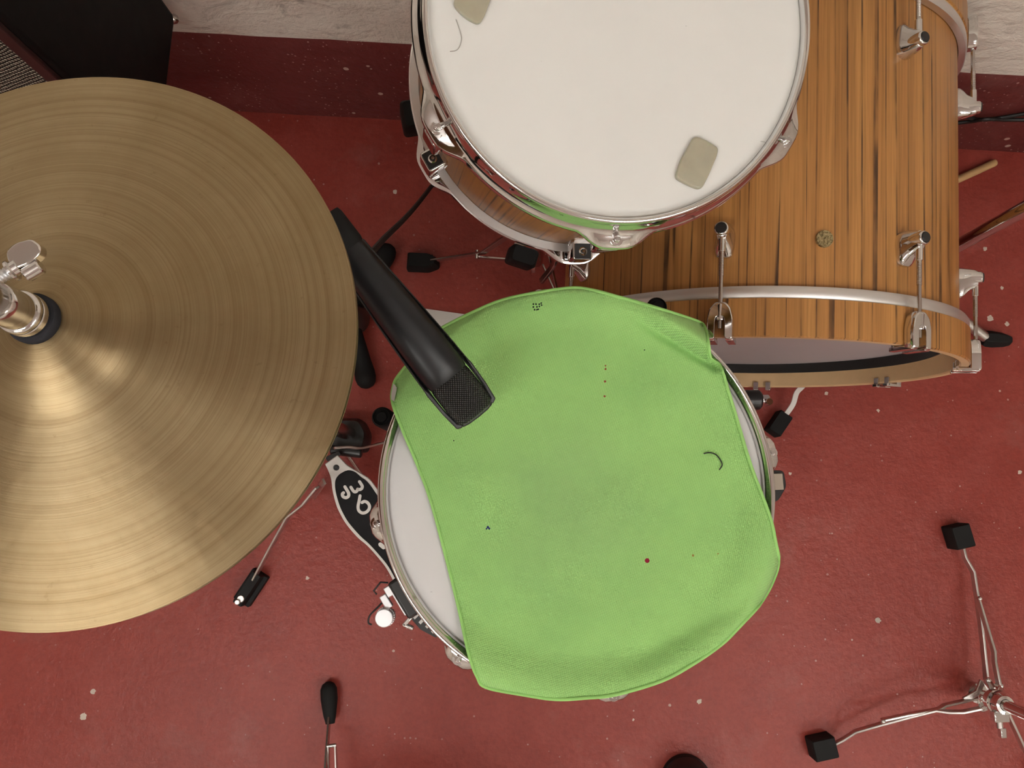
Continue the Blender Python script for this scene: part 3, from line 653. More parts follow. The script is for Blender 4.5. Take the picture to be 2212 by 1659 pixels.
# ================================================================ hi-hat
HC = Vector((-.2945, .1027, .9456)); HN = Vector((0, .052, 1)).normalized(); HM = frame(HC, HN, (1, 0, 0)); HB = Vector((HC.x, HC.y, 0))
hh = thing('hi_hat', 'pair of aged bronze hi-hat cymbals on a chrome stand with pedal', 'hi-hat', HB)
prof = [(.006, .0385), (.018, .0378), (.030, .0352), (.041, .0305), (.049, .0255), (.054, .0225), (.060, .0205), (.075, .0178), (.10, .0138), (.13, .0090), (.16, .0042), (.180, .0013), (.1885, .0002), (.1905, -.0001), (.1905, -.0012), (.188, -.0011), (.16, .0028), (.10, .0122), (.06, .019), (.049, .024), (.03, .0338), (.006, .0368)]
CYM = MB().lathe(prof, Matrix(), 200, loop=True).mesh('cymbal', M_CYM, angle=50)
tc = link('top_cymbal', CYM, hh, HM, label='upper bronze cymbal with fine lathed rings'); 
link('bottom_cymbal', CYM, hh, frame(HC - HN * .0062, HN * -1, (1, 0, 0)), label='lower bronze cymbal')
ax = lambda h, M=HM: M @ T((0, 0, h))
part(MB().lathe([(0, .0375), (.0150, .0375), (.0158, .039), (.0158, .0435), (.0150, .045), (0, .045)], HM, 32), 'felt_washer', M_FELT, hh, label='dark felt washer')
ck = part(MB().lathe([(0, .045), (.0128, .045), (.0136, .0462), (.0136, .052), (.0130, .0528), (.0136, .0536), (.0136, .0565), (.0128, .0575), (.0118, .058), (.0118, .078), (.0110, .079), (0, .079)], HM, 40), 'clutch', M_CHROME, hh, label='chrome hi-hat clutch')
part(MB().lathe([(0, .079), (.0092, .079), (.0098, .080), (.0098, .128), (.0085, .130), (0, .130)], HM, 32), 'clutch_sleeve', M_DARKCH, ck)
part(MB().tube([HM @ Vector((0, 0, -.12)), HM @ Vector((0, 0, .25))], .0031, 12), 'pull_rod', M_CHROME, hh)
sd = Vector((.84, .54, 0)).normalized(); so_ = HM @ Vector((0, 0, .094)) + sd * .004; sM = frame(so_, sd, (0, 0, 1))
ws = MB(); ws.cyl(sM @ T((0, 0, .008)), .0030, .012, 14)
for k in range(5): ws.lathe([(.003, 0), (.0037, .0008), (.003, .0016)], sM @ T((0, 0, .010 + k * .0018)), 14)
part(ws, 'screw_thread', M_ZINC, ck)
wg = MB(); wg.lathe([(0, 0), (.0062, 0), (.0062, .0014), (.0045, .002), (.0045, .005), (0, .005)], sM @ T((0, 0, .0185)), 24)
wing = [(-.002, .0225), (.0045, .0218), (.0095, .0235), (.0110, .030), (.0085, .0385), (.002, .0410), (-.002, .0385), (-.0035, .030)]
wg2 = frame(so_, sd.cross(Vector((0, 0, 1))), Vector((0, 0, 1)))
part(wg, 'screw_collar', M_CHROME, ck)
pl = MB(); sdn = Vector((-sd.y, sd.x, 0))
pl.loft([[so_ + sd * (b - .001) + sdn * (a * 1.0) + Vector((0, 0, z)) for a, b in rpoly(wing, .0025)] for z in (-.0035, -.002, .002, .0035)])
part(pl, 'wing_handle', M_CHROME, ck, .0008, label='chrome drum-key shaped wing screw')
part(MB().cyl(frame(so_ - sdn * .0065 + sd * .024, sd), .0042, .010, 16, ch=.0008), 'wing_boss', M_CHROME, ck)
# stand tubes
part(MB().tube([HB + Vector((0, 0, .05)), HB + Vector((0, 0, .50))], .0127, 18), 'lower_tube', M_T2, hh)
part(MB().tube([HB + Vector((0, 0, .48)), HB + Vector((0, 0, .905))], .0095, 18), 'upper_tube', M_T2, hh)
part(MB().lathe([(0, .895), (.012, .895), (.022, .905), (.022, .908), (0, .908)], T(HB), 24), 'seat_cup', M_BLACK, hh)
part(MB().cyl(T(HB + Vector((0, 0, .475))), .018, .035, 18, ch=.003), 'height_clamp', M_CHROME, hh)
part(MB().cyl(T(HB + Vector((0, 0, .24))), .019, .025, 18, ch=.002), 'leg_collar', M_CHROME, hh)
# base casting and pedal
part(MB().loft([[T(HB) @ Vector((x * s_, y * s_, z)) for x, y in rpoly([(-.045, -.03), (.030, -.034), (.036, .0), (.020, .028), (-.045, .028)], .01)] for z, s_ in ((.018, .8), (.025, 1), (.055, 1), (.066, .8))]), 'base_casting', M_BLACK, hh)
part(MB().cyl(frame(P(715, 972, .085), (1, -.1, 0)), .009, .055, 16, ch=.002), 'hinge_pin', M_BLACK, hh)
part(MB().bar([P(706, 992, .105), P(736, 978, .105)], .008, .012), 'chain_plate', M_BLACK, hh, .001)
part(MB().bar(catmull([P(722, 968, .13), P(752, 966, .12), P(780, 968, .10), P(830, 956, .06), P(900, 945, .03)], 5), .004, .012), 'leg', M_STEEL, hh, .0008)
lg = [P(668, 1030, .16), P(686, 1052, .135), P(655, 1090, .115), P(622, 1116, .10), P(585, 1182, .06), P(546, 1256, .028)]
part(MB().bar([HB + Vector((-.012, -.012, .24))] + [lg[0]], .005, .012), 'leg_strut', M_STEEL, hh)
part(MB().bar(lg[1:], .0045, .013), 'leg', M_STEEL, hh, .0012, label='flat steel leg strut')
part(MB().bar([P(700, 1040, .16), P(676, 1074, .02)], .010, .004), 'brace', M_STEEL, hh)
part(MB().bar([HB + Vector((0, .012, .24)), HB + Vector((-.16, .16, .02))], .0045, .013), 'leg', M_STEEL, hh)
d = (lg[-1] - lg[-2]); d.z = 0; d.normalize(); fm = frame((lg[-1].x, lg[-1].y, 0), (0, 0, 1), d)
part(MB().loft([[fm @ Vector((x, y * s_, z)) for x, y in rpoly([(-.016, -.0165), (.046, -.0165), (.046, .0165), (-.016, .0165)], .002)] for z, s_ in ((0, 1), (.014, 1), (.016, .62), (.032, .58), (.036, .50))]), 'rubber_foot', M_RUBBER, hh)
part(MB().cyl(fm @ T((.041, 0, .022)), .0048, .020, 16, ch=.001), 'foot_spike', M_STEEL, hh)
part(MB().cyl(fm @ T((.034, .001, .034)), .0065, .004, 16, ch=.001), 'foot_nut', M_STEEL, hh)
part(MB().tube([P(752, 984, .07), P(790, 1040, .03)], .003, 10), 'radius_rod', M_STEEL, hh)
# footboard: outline measured along its length
A0, A1 = (728., 990.), (890., 1288.); adx, ady = A1[0] - A0[0], A1[1] - A0[1]; AL = math.hypot(adx, ady); adx /= AL; ady /= AL
def fb(t, u, lift=0.): # t px along toe->heel, u px across
    z = .115 - .085 * t / AL
    return P(A0[0] + adx * t + ady * u, A0[1] + ady * t - adx * u, z) + Vector((0, 0, lift))
def edge_l(lst): return [(q.x, q.y) for q in catmull([Vector((a, b, 0)) for a, b in lst], 4)]
EL = edge_l([(-1, -29), (18, -30), (36, -34), (60, -43), (89, -50), (110, -51.5), (135, -50.6), (171, -43), (197, -33), (230, -25), (260, -20), (300, -20), (335, -23)])
ER = edge_l([(-5, 3.5), (15, 9), (28, 14), (60, 33), (78, 41), (110, 45), (135, 46), (165, 44), (200, 36), (235, 28), (265, 23), (300, 22), (335, 24)])
outl = [fb(t, w) for t, w in ER] + [fb(t, w) for t, w in reversed(EL)]
fn = (fb(100, 30) - fb(100, -30)).cross(fb(50, 0) - fb(150, 0)).normalized()
if fn.z < 0: fn = -fn
fbd = part(MB().slab(outl, fn, .006), 'footboard', M_WHITE, hh, .001, label='white-edged pedal footboard')
GL = edge_l([(33, -2), (34, -14), (41, -26), (60, -36), (89, -43), (110, -45), (135, -44), (171, -36), (197, -27), (230, -19), (260, -14), (300, -14), (328, -16)])
GR = edge_l([(33, 2), (36, 11), (45, 20), (60, 26), (78, 34), (110, 38), (135, 39), (165, 37), (200, 29), (235, 22), (265, 17), (300, 16), (328, 18)])
gpad = part(MB().slab([fb(t, w, .0014) for t, w in GR] + [fb(t, w, .0014) for t, w in reversed(GL)], fn, .0022), 'grip_pad', M_GRIP, hh, .0004, label='black pedal grip pad')
part(MB().lathe([(0, .0012), (.002, .0012), (.0028, .002), (.0042, .002), (.0052, .001), (.0052, -.001)], frame(fb(16.8, -11), fn), 20), 'toe_bolt', M_BLACK, fbd)
def strokes(lst, t0, u0, w=3.6):
    m = MB()
    for line in lst:
        cp = catmull([Vector((a, b, 0)) for a, b in line], 5) if len(line) > 2 else [Vector((*line[0], 0)), Vector((*line[1], 0))]
        L_, R_ = [], []
        for i, q in enumerate(cp):
            tg = (cp[min(i + 1, len(cp) - 1)] - cp[max(0, i - 1)]).normalized(); nrm = Vector((-tg.y, tg.x, 0)); L_.append(q + nrm * w); R_.append(q - nrm * w)
        t_s, t_e = (cp[0] - cp[1]).normalized(), (cp[-1] - cp[-2]).normalized()
        def cap(c, dirv, n0): return [c + n0 * w * math.cos(k) + dirv * w * math.sin(k) for k in (PI * .2, PI * .4, PI * .6, PI * .8)]
        n_s = (L_[0] - cp[0]).normalized(); n_e = (L_[-1] - cp[-1]).normalized()
        pl_ = L_ + cap(cp[-1], t_e, n_e) + list(reversed(R_)) + list(reversed(cap(cp[0], t_s, n_s)))
        # quads strip + caps
        n = len(cp); v = [fb(t0 - q.y, u0 + q.x, .0018) for q in L_] + [fb(t0 - q.y, u0 + q.x, .0018) for q in R_]
        m.add(v, [(i, i + 1, n + i + 1, n + i) for i in range(n - 1)])
        for c, dv, n0 in ((cp[0], t_s, n_s), (cp[-1], t_e, n_e)):
            cc = [c + n0 * w] + cap(c, dv, n0) + [c - n0 * w]; m.add([fb(t0 - q.y, u0 + q.x, .0018) for q in cc], [tuple(range(len(cc)))])
    return m
def bd_(x, y): x -= A0[0]; y -= A0[1]; return (x * ady - y * adx, -(x * adx + y * ady))
def glyph(*lines): return [[bd_(*q) for q in l] for l in lines]
part(strokes(glyph([(745.5, 1051.5), (749.5, 1058), (753.5, 1065.5), (753, 1072), (747.5, 1075), (741.5, 1072.5), (740, 1067.5), (742.5, 1064.5)]), 0, 0, 3.4), 'letter', M_LETTER, gpad, label='white letter d')
part(strokes(glyph([(758.5, 1052.5), (762.5, 1059), (766.5, 1062.5), (771, 1061), (773, 1056.5)], [(773, 1056.5), (777, 1057.5), (781.5, 1055.5), (783, 1050.5), (780, 1045), (777, 1040.5)]), 0, 0, 3.3), 'letter', M_LETTER, gpad, label='white letter w')
part(strokes(glyph([(778.2, 1071), (776, 1083), (773.8, 1095), (776, 1103.5), (783, 1108), (791, 1106.5), (797, 1100.5), (798.5, 1093), (794.5, 1086), (788, 1083), (782.5, 1085.5)]), 0, 0, 3.3), 'digit', M_LETTER, gpad, label='white digit 6')
part(strokes(glyph([(822, 1176), (829, 1182)]), 0, 0, 4.5), 'letter', M_LETTER, gpad)
# ================================================================ microphone over the snare
mh = P(1028, 893, .775); mt = P(752, 540, .835); ma = (mh - mt).normalized(); ML = (mh - mt).length
ms_ = ma.cross(Vector((0, 0, 1))).normalized(); mu = ms_.cross(ma).normalized()     # ms_: to the lower-left side in the picture is negative/positive checked below
mic = thing('microphone', 'black side-railed microphone with mesh head pointing at the green cloth', 'microphone', (mt + mh) / 2)
def mp(t, s_, u): return mh - ma * (t * ML) + ms_ * s_ + mu * u
def ring_(t, hw_, up_, dn_, n=28, e=2.4):
    out = []
    for k in range(n):
        a_ = 2 * PI * k / n; c, s2 = math.cos(a_), math.sin(a_); x = abs(c) ** (2 / e) * (1 if c > 0 else -1); y = abs(s2) ** (2 / e) * (1 if s2 > 0 else -1)
        out.append(mp(t, x * hw_, y * (up_ if y > 0 else dn_)))
    return out
bt = [(.235, .0195, .0165, .018), (.26, .0200, .0185, .018), (.30, .0203, .0192, .018), (.45, .0198, .0196, .018), (.65, .0182, .0188, .017), (.85, .0160, .0172, .016), (.97, .0150, .0162, .015), (1.0, .0146, .0155, .014)]
M_MICB = simple('satin_black_mic_body', (.007, .008, .010), .36, noisy=.12, spec=.42)
part(MB().loft([ring_(*b) for b in bt]), 'body', M_MICB, mic, angle=60, label='satin black rounded body')
part(MB().loft([ring_(1.0, .0150, .0160, .0148), ring_(1.02, .0158, .0166, .0155), ring_(1.16, .0158, .0166, .0155), ring_(1.18, .0148, .0155, .0145)]), 'tail_clamp', M_RUBBER, mic, angle=60)
mw = weave('black_wire_mesh', (.001, .001, .001), (.10, .10, .10), 0, .0019, 1.0, .0012, rough=.35, spec=.5, thr=[(.5, 0.), (.85, 1.)])
mw.b.inputs['Metallic'].default_value = .3
M_MESH = mw.mat
part(MB().loft([ring_(t, w, u, d_) for t, w, u, d_ in ((.24, .0185, .0150, .016), (.20, .0195, .0152, .016), (.10, .0198, .0150, .016), (.03, .0192, .0142, .015), (.008, .0180, .0125, .013), (-.002, .015, .009, .010))]), 'mesh_head', M_MESH, mic, angle=60, label='black wire mesh head')
# flat side frame: outline round the head, rails running back on both sides
def frame_poly():
    o = [(-.012, .017), (.0, .0218), (.10, .0236), (.22, .0243), (.245, .0237), (.40, .0226), (.60, .0205), (.80, .0180), (1.0, .0158)]
    i = [(1.0, .0135), (.80, .0158), (.60, .0186), (.40, .0208), (.26, .0218), (.22, .0205), (.10, .0200), (.02, .0185), (.010, .0150)]
    return o, i
fo, fi = frame_poly()
for sg, nm in ((1, 'side_rail'), (-1, 'side_rail')):
    m = MB(); o3d = [mp(t, sg * w, .0035) for t, w in fo] + [mp(t, sg * w, .0035) for t, w in fi]
    m.slab(o3d if sg < 0 else list(reversed(o3d)), mu, .008); part(m, nm, M_BLACK, mic, .001, label='thin black side rail')
m = MB(); endp = [(-.012, -.017), (-.020, -.010), (-.0225, 0), (-.020, .010), (-.012, .017), (.012, .0150), (.008, 0), (.012, -.0150)]
m.slab([mp(t, s_, .0035) for t, s_ in endp], mu, .008); part(m, 'end_rail', M_BLACK, mic, .0015)
# mic stand: stubby black legs under the hi-hat, pole and short boom up to the clip
mb = Vector((-.300, .322, 0)); mst = thing('microphone_stand', 'black microphone stand with stubby rounded legs under the hi-hat', 'microphone stand', mb)
for q in (P(836, 543, .02), P(791, 822, .02), Vector((-.455, .352, .02))):
    d = q - mb; d.z = 0; n_ = d.normalized(); e = Vector((q.x, q.y, .020)) - n_ * .005
    part(MB().tube([mb + n_ * .01 + Vector((0, 0, .045)), mb + d * .35 + Vector((0, 0, .033)), mb + d * .7 + Vector((0, 0, .024)), e - n_ * .012, e, e + n_ * .010, e + n_ * .017, e + n_ * .020], [.012, .014, .017, .0195, .0198, .0172, .0115, .004], 16), 'leg', M_RUBBER, mst, label='stubby black rounded leg')
part(MB().lathe([(0, .02), (.03, .02), (.032, .03), (.022, .07), (.012, .09), (0, .09)], T(mb), 24), 'hub', M_BLACK, mst)
part(MB().tube([mb + Vector((0, 0, .08)), mb + Vector((0, 0, .80))], .008, 14), 'pole', M_BLACK, mst)
jt = mb + Vector((0, 0, .80)); tl = mp(1.17, 0, 0)
part(MB().sphere(T(jt), .016, 16), 'swivel', M_BLACK, mst)
part(MB().tube([jt, tl - (tl - jt).normalized() * .012], .006, 12), 'boom_arm', M_BLACK, mst)
cb = catmull([mp(1.10, -.010, .004), P(786, 552, .80), P(835, 510, .66), P(890, 455, .48), P(940, 392, .30), P(985, 330, .12), P(1040, 300, .006), P(1120, 285, .005)], 8)
solo(MB().tube(cb, .0033, 8), 'microphone_cable', M_CABLE, 'thin black cable running from the microphone down behind the tom', 'cable', cb[-1])
# ================================================================ flat-base stand, lower right
sp_ = Vector((.858, -.362, 0)); sp_ = P(2152, 1515, .085); sp_.z = 0
ct = thing('cymbal_stand', 'chrome flat-leg stand with black rubber feet at the lower right', 'stand', sp_, group='cymbal stands')
part(MB().tube([sp_ + Vector((0, 0, .05)), sp_ + Vector((0, 0, .92))], .0095, 20), 'pole', M_CHROME, ct, label='upright chrome pole')
part(MB().lathe([(.010, .075), (.0185, .077), (.0195, .080), (.0195, .090), (.0155, .094), (.0145, .104), (.0160, .106), (.0150, .110), (.010, .111)], T(sp_), 32), 'collar', M_CHROME, ct)
ws = MB(); q0 = sp_ + Vector((0, -.014, .092)); ws.box(frame(q0 + Vector((0, -.008, 0)), (0, 0, 1)), .026, .018, .014)
part(ws, 'clamp_ear', M_CHROME, ct, .002)
part(MB().cyl(frame(q0 + Vector((-.002, -.016, 0)), (0, -1, 0)), .0055, .012, 16, ch=.001), 'clamp_screw', M_CHROME, ct)
part(MB().box(T(q0 + Vector((.001, -.034, .001))), .010, .016, .010), 'clamp_wing', M_CHROME, ct, .0015)
part(MB().lathe([(.010, .018), (.017, .02), (.017, .034), (.010, .036)], T(sp_), 24), 'lower_collar', M_CHROME, ct)
def foot_block(parent, e, d, sx=.036, sy=.030, h=.036):
    fm = frame((e.x, e.y, 0), (0, 0, 1), d)
    return part(MB().loft([[fm @ Vector((x * s_ + .01, y * s_, z)) for x, y in rpoly([(-sx / 2, -sy / 2), (sx / 2, -sy / 2), (sx / 2, sy / 2), (-sx / 2, sy / 2)], .003)] for z, s_ in ((0, 1), (h - .003, 1), (h, .9))]), 'rubber_foot', M_RUBBER, parent)
legs = {
 'a': ([(2118, 1530, .083), (2080, 1538, .078), (2050, 1538, .072), (2020, 1534, .066), (1960, 1549, .056), (1900, 1565, .046), (1848, 1580, .036), (1822, 1597, .026), (1800, 1608, .020), (1788, 1611, .018)], [(2118, 1506, .040), (2040, 1524, .055), (2028, 1532, .062), (1960, 1544, .062), (1904, 1556, .058)]),
 'b': ([(2131, 1470, .040), (2122, 1380, .036), (2112, 1300, .032), (2102, 1236, .026), (2084, 1205, .022), (2078, 1180, .020), (2075, 1170, .018)], [(2158, 1480, .083), (2148, 1430, .075), (2147, 1408, .070), (2128, 1345, .058), (2112, 1292, .045)]),
}
for k_, (lp, bp) in legs.items():
    L3 = [P(*q) for q in lp]; part(MB().bar(L3, .0045, .013), 'leg', M_STEEL, ct, .0012, label='flat steel leg')
    part(MB().bar([P(*q) for q in bp], .0045, .012), 'brace', M_STEEL, ct, .0012)
    foot_block(ct, L3[-1], {'a': Vector((-.98, -.2, 0)), 'b': Vector((-.22, .97, 0))}[k_], .042, .036, .034)
    q = P(*bp[-1]); part(MB().sphere(T(q + Vector((0, 0, .006))), .0045, 12), 'rivet', M_CHROME, ct)
L3 = [sp_ + Vector((.014, -.012, .085)), P(2200, 1592, .07), P(2212, 1620, .062), P(2260, 1680, .03)]
part(MB().bar(L3, .0045, .013), 'leg', M_STEEL, ct, .0012)
d = L3[-1] - L3[-2]; d.z = 0; foot_block(ct, L3[-1], d.normalized())
for q1, q2 in (((2131, 1468), (2148, 1500)), ((2158, 1480), (2152, 1500)), ((2118, 1506), (2140, 1515)), ((2118, 1530), (2140, 1520))):
    a_, b_ = P(*q1, .060), P(*q2, .075); part(MB().bar([a_, b_], .011, .012), 'hinge_bracket', M_CHROME, ct, .0015)
    part(MB().sphere(T(a_ + Vector((0, 0, .004))), .0055, 12), 'rivet', M_CHROME, ct)
part(MB().bar([P(2082, 1512, .045), P(2112, 1496, .05), P(2122, 1470, .05)], .010, .006), 'hinge_plate', M_STEEL, ct, .0015)
# stand behind the bass drum on the right: pole, one leg with black conical foot, one flat leg under the drum
rp = Vector((.720, .392, 0)); rs = thing('cymbal_stand', 'chrome stand beside the bass drum, its pole slanting past the right edge', 'stand', rp, group='cymbal stands')
part(MB().tube([rp + Vector((0, 0, .03)), rp + Vector((0, 0, .95))], .0112, 24), 'pole', M_CHROME, rs, label='chrome pole mirroring the teak drum')
part(MB().lathe([(.0112, .12), (.018, .122), (.018, .145), (.0112, .147)], T(rp), 24), 'collar', M_CHROME, rs)
fp = P(2134, 733, .020); d = fp - rp; d.z = 0; dn = d.normalized()
part(MB().tube([rp + dn * .012 + Vector((0, 0, .085)), rp + d * .5 + Vector((0, 0, .05)), fp], .0095, 16), 'leg', M_STEEL, rs)
sdv = (fp - (rp + d * .5 + Vector((0, 0, .05)))).normalized()
part(MB().lathe([(0, -.022), (.0125, -.022), (.0160, -.016), (.0165, -.004), (.0140, .018), (.0105, .030), (.008, .033), (0, .033)], frame(P(2146, 733, .0172), Vector((1, -.06, -.06))), 6), 'rubber_foot', M_RUBBER, rs, .001, label='black six-sided rubber foot')
L3 = catmull([rp + Vector((-.012, -.012, .085)), P(1840, 735, .06), P(1760, 800, .045), P(1735, 833, .042), P(1721, 848, .040), P(1713, 873, .034), P(1697, 896, .026), P(1690, 903, .022)], 4)
part(MB().bar(L3, .0095, .0035), 'leg', M_WHITE, rs, .0008, label='pale flat leg under the bass drum hoop')
d = P(1675, 930, 0) - P(1700, 893, 0); fmd = d.normalized(); e = P(1688, 906, .016)
foot_block(rs, e, fmd, .044, .027, .030)
part(MB().bar([rp + Vector((-.005, .012, .085)), rp + Vector((-.07, .22, .02))], .005, .012), 'leg', M_STEEL, rs); foot_block(rs, rp + Vector((-.07, .22, .0)), Vector((-.3, .95, 0)))
# ================================================================ bass drum pedal (mostly hidden below the snare)
kx = BC.x - .055; ky = BC.y - .03
pdl = thing('bass_drum_pedal', 'bass drum pedal clamped to the hoop, black axle end with chrome bolt', 'pedal', (kx, ky, 0))
part(MB().box(T((kx, ky - .12, .012)), .10, .30, .012), 'base_plate', M_BLACK, pdl, .002)
for s in (-1, 1): part(MB().bar([(kx + s * .05, ky - .02, .015), (kx + s * .045, ky - .02, .205)], .014, .02), 'post', M_BLACK, pdl, .002)
ae = P(1652, 864, .20)
part(MB().tube([(kx - .06, ae.y, ae.z), (ae.x - .012, ae.y, ae.z)], .0075, 14), 'axle', M_CHROME, pdl)
part(MB().cyl(frame((ae.x - .034, ae.y, ae.z), (1, 0, 0)), .0165, .028, 24, ch=.004), 'bearing_housing', M_BLACK, pdl, label='shiny black cylinder')
part(MB().cyl(frame((ae.x - .006, ae.y + .001, ae.z), (1, 0, 0)), .0075, .013, 8, ch=.001), 'spring_bolt', M_CHROME, pdl)
part(MB().cyl(frame((ae.x + .004, ae.y - .004, ae.z - .012), (0, 0, 1)), .0055, .024, 10), 'spring_hook', M_CHROME, pdl)
part(MB().slab([Vector((kx - .042, ky - .28, .035)), Vector((kx + .042, ky - .28, .035)), Vector((kx + .036, ky - .04, .11)), Vector((kx - .036, ky - .04, .11))], (0, -.3, 1), .006), 'footboard', M_WHITE, pdl, .002)
part(MB().tube([(kx, ky - .02, .205), (kx, ky - .06, .33)], .004, 10), 'beater_shaft', M_CHROME, pdl)
part(MB().cyl(frame((kx, ky - .085, .335), (0, 1, 0)), .024, .045, 20, ch=.006), 'beater', M_FELT, pdl)
# ================================================================ things on the floor
cd = [P(919, 667, .001), P(1012, 680, .001), P(1040, 735, .001), P(945, 725, .001)]
solo(MB().slab([p + Vector((0, 0, .0006)) for p in reversed(cd)], (0, 0, 1), .0014), 'floor_card', M_CARD, 'white card lying on the red floor between the microphone and the cloth', 'card', (cd[0] + cd[2]) / 2)
s0, s1 = P(2152, 350, .0075), P(2062, 391, .0075); dv = (s1 - s0).normalized(); stick = MB()
stick.tube([s0 - dv * .000, s0 + dv * .002, s0 + dv * .006, s0 + dv * .20, s0 + dv * .26, s0 + dv * .285], [.0035, .0062, .0074, .0074, .005, .003], 14)
solo(stick, 'drumstick', M_STICK, 'pale wooden drumstick lying on the floor right of the bass drum', 'drumstick', s0)
def PW(px, py, gap): return PP(px, py, WO - wn * gap, wn)       # a point just in front of the skirting
c1 = catmull([PW(1985, 215, .008), PW(2066, 243, .008), PW(2100, 256, .008), PW(2135, 258, .008), PW(2212, 246, .008), PW(2330, 225, .008)], 6)
c2 = catmull([PW(1990, 285, .008), PW(2062, 267, .008), PW(2095, 263, .010), PW(2130, 257.5, .0165), PW(2170, 259, .010), PW(2212, 259, .008), PW(2330, 262, .008)], 6)
solo(MB().tube(c1, .0037, 8), 'floor_cable', M_CABLE, 'black cable along the red skirting, rising towards the right edge', 'cable', c1[-1], group='cables right of the bass drum')
solo(MB().tube(c2, .0037, 8), 'floor_cable', M_CABLE, 'black cable along the red skirting, lower of the crossing pair at the right edge', 'cable', c2[-1], group='cables right of the bass drum')
# throne: one rubber foot and double-braced leg enter the frame at the bottom
tb_ = Vector((-.285, -.70, 0)); th = thing('drum_throne', 'drum stool whose black rubber foot and steel leg enter at the bottom', 'stool', tb_)
f0 = P(712, 1502, .012); d0 = Vector((f0.x, f0.y, 0)) - tb_
for k in range(3):
    R3 = RZ(k * 2 * PI / 3).to_3x3(); d = R3 @ d0; n_ = d.normalized(); e = tb_ + d; sd_ = Vector((-n_.y, n_.x, 0))
    part(MB().bar([e - n_ * .032 + Vector((0, 0, .026)), tb_ + d * .66 + Vector((0, 0, .09)), tb_ + n_ * .016 + Vector((0, 0, .27))], .004, .012), 'leg', M_DARKCH, th, .0008)
    for s in (-1, 1): part(MB().bar([tb_ + d * .79 + sd_ * (.006 * s - .009) + Vector((0, 0, .060)), tb_ + n_ * .016 + sd_ * .010 * s + Vector((0, 0, .10))], .003, .010), 'brace', M_DARKCH, th, .0006)
    part(MB().cyl(frame(tb_ + d * .79 - sd_ * .017 + Vector((0, 0, .062)), sd_), .0032, .016, 10), 'rivet', M_CHROME, th)
    fm = frame(e, (0, 0, 1), n_)
    part(MB().tube([fm @ Vector((-.045, 0, .024)), fm @ Vector((-.03, 0, .022)), fm @ Vector((-.005, 0, .0165)), fm @ Vector((.012, 0, .0150)), fm @ Vector((.020, 0, .0140)), fm @ Vector((.024, 0, .0135))], [.008, .0115, .0150, .0148, .0108, .004], 16), 'rubber_foot', M_RUBBER, th, label='black tapered rubber foot')
part(MB().tube([tb_ + Vector((0, 0, .07)), tb_ + Vector((0, 0, .44))], .0127, 18), 'post', M_DARKCH, th)
part(MB().lathe([(0, .43), (.15, .43), (.165, .44), (.172, .47), (.165, .505), (.14, .515), (0, .518)], T(tb_), 48), 'seat', M_FELT, th)
# black shoe toe peeping in at the bottom edge
sx = P(1484, 1636, .02); sh = thing('shoe', 'black rounded shoe toe peeping in at the bottom edge', 'shoe', (sx.x, sx.y - .14, 0))
def shoe_ring(t, z, k): 
    w = .044 * math.sqrt(max(0, 1 - (1 - min(1, t * 6.2)) ** 2)) * (1 - .18 * math.exp(-((t - .62) / .18) ** 2)) * (1 if t < .9 else math.sqrt(max(.02, 1 - ((t - .9) / .1) ** 2)))
    return w * k
def shoe_loop(z, k, n=40): 
    L_ = []; R_ = []
    for i in range(n + 1):
        t = (i / n) ** 1.8; w = max(.0008, shoe_ring(t, z, k)); y = sx.y - .28 * t + (1 - k) * .02 * (1 if t < .5 else -1) * -1
        L_.append(Vector((sx.x - w, y, z))); R_.append(Vector((sx.x + w, y, z)))
    return L_ + list(reversed(R_))
M_SHOE = simple('black_leather', (.008, .007, .007), .55, noisy=.3)
part(MB().loft([shoe_loop(0, 1.0), shoe_loop(.010, 1.03), shoe_loop(.016, 1.02)]), 'sole', M_RUBBER, sh)
part(MB().loft([shoe_loop(.016, .99), shoe_loop(.03, .97), shoe_loop(.045, .86), shoe_loop(.055, .66), shoe_loop(.060, .4)]), 'upper', M_SHOE, sh, angle=70)
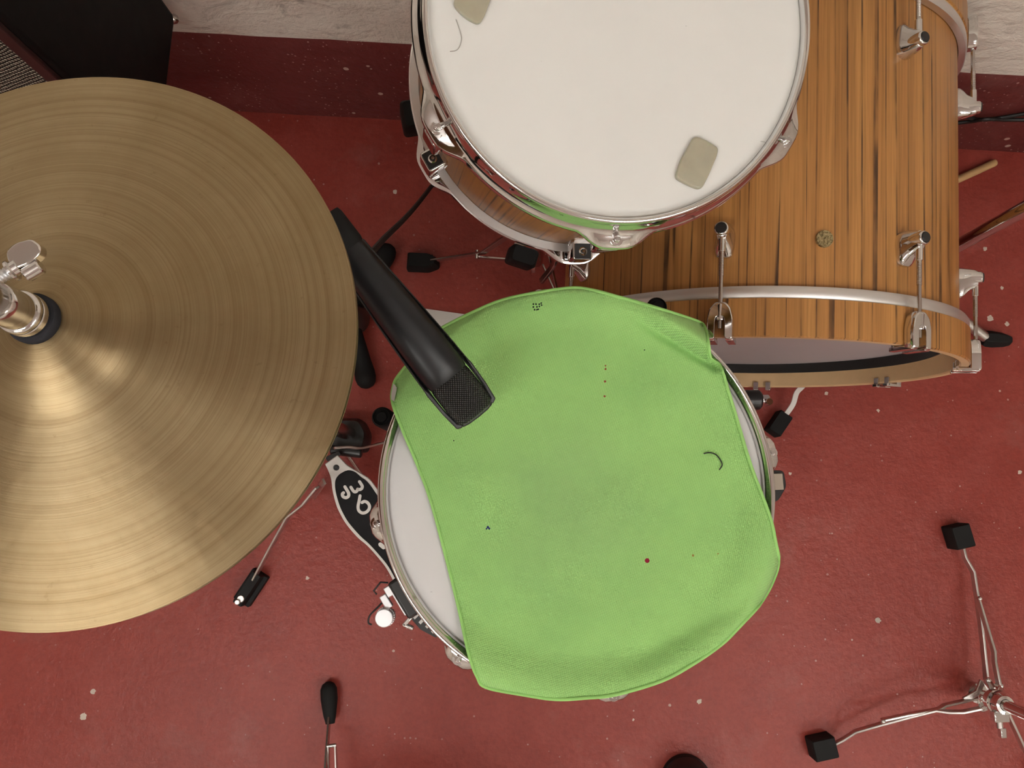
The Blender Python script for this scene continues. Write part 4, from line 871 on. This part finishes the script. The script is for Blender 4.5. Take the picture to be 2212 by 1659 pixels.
# ================================================================ black cabinet, upper left
ZB = .30
rb = PP(381, 36, WO - wn * .012, wn); ZB = rb.z; q1 = P(363, 187, ZB); dd = (q1 - rb).normalized(); nb = rb + dd * .245     # right-hand bottom edge of the cabinet
gdir = -wd                                                                                      # its back stands along the wall
gw, Hc = .52, .46
cab = thing('speaker_cabinet', 'black speaker cabinet with woven silver grille in the upper left corner', 'speaker', (nb.x - .25, nb.y + .14, 0))
M_VINYL = simple('black_vinyl', (.0045, .004, .004), .62, noisy=.3, spec=.22)
cb_ = [nb, rb, rb + gdir * gw, nb + gdir * gw]
part(MB().slab([p + Vector((0, 0, Hc)) for p in cb_], (0, 0, 1), Hc), 'cabinet_body', M_VINYL, cab, .008, seg=3)
gn = -wn                                                                                  # the grille faces the player
gwv = weave('silver_woven_grille', (.010, .009, .007), (.42, .39, .31), .5, .0052, .8, .002, kind='UV', rough=.6, thr=[(.50, 0.), (.80, 1.)])
def panel(x0, x1, z0, z1, out, th):
    m = MB(); q4 = [nb + gdir * x0 + Vector((0, 0, z0)), nb + gdir * x1 + Vector((0, 0, z0)), nb + gdir * x1 + Vector((0, 0, z1)), nb + gdir * x0 + Vector((0, 0, z1))]
    q4 = [p + gn * out for p in q4]
    return m.add(q4 + [p - gn * th for p in q4], [(0, 1, 2, 3), (7, 6, 5, 4), (0, 4, 5, 1), (1, 5, 6, 2), (2, 6, 7, 3), (3, 7, 4, 0)], [[(x0, z0), (x1, z0), (x1, z1), (x0, z1)]] + [[(0, 0)] * 4] * 5)
part(panel(.022, gw - .022, .022, Hc - .09, .003, .004), 'grille_cloth', gwv.mat, cab, label='silver woven grille cloth')
M_PIPE = simple('dark_maroon_trim', (.022, .006, .006), .5)
for x0, x1, z0, z1 in ((.004, .022, .004, Hc - .004), (gw - .022, gw - .004, .004, Hc - .004), (.022, gw - .022, .004, .022), (.022, gw - .022, Hc - .09, Hc - .075)):
    part(panel(x0, x1, z0, z1, .006, .007), 'trim', M_PIPE, cab, .002, label='dark maroon edge trim')
cp_ = MB(); cp_.lathe([(0, -.002), (.007, -.002), (.008, .002), (.006, .007), (.003, .009), (0, .0095)], frame(rb + Vector((-.004, -.006, .004)), (.6, .1, -.4)), 18)
part(cp_, 'corner_protector', M_DARKCH, cab, label='shiny metal corner protector')
for u in (.14, gw - .06):
    for v in (.05, .195):
        o = nb + gdir * u - dd * v
        part(MB().tube([(o.x, o.y, 0), (o.x, o.y, ZB + .004)], .012, 14), 'stand_leg', M_BLACK, cab)
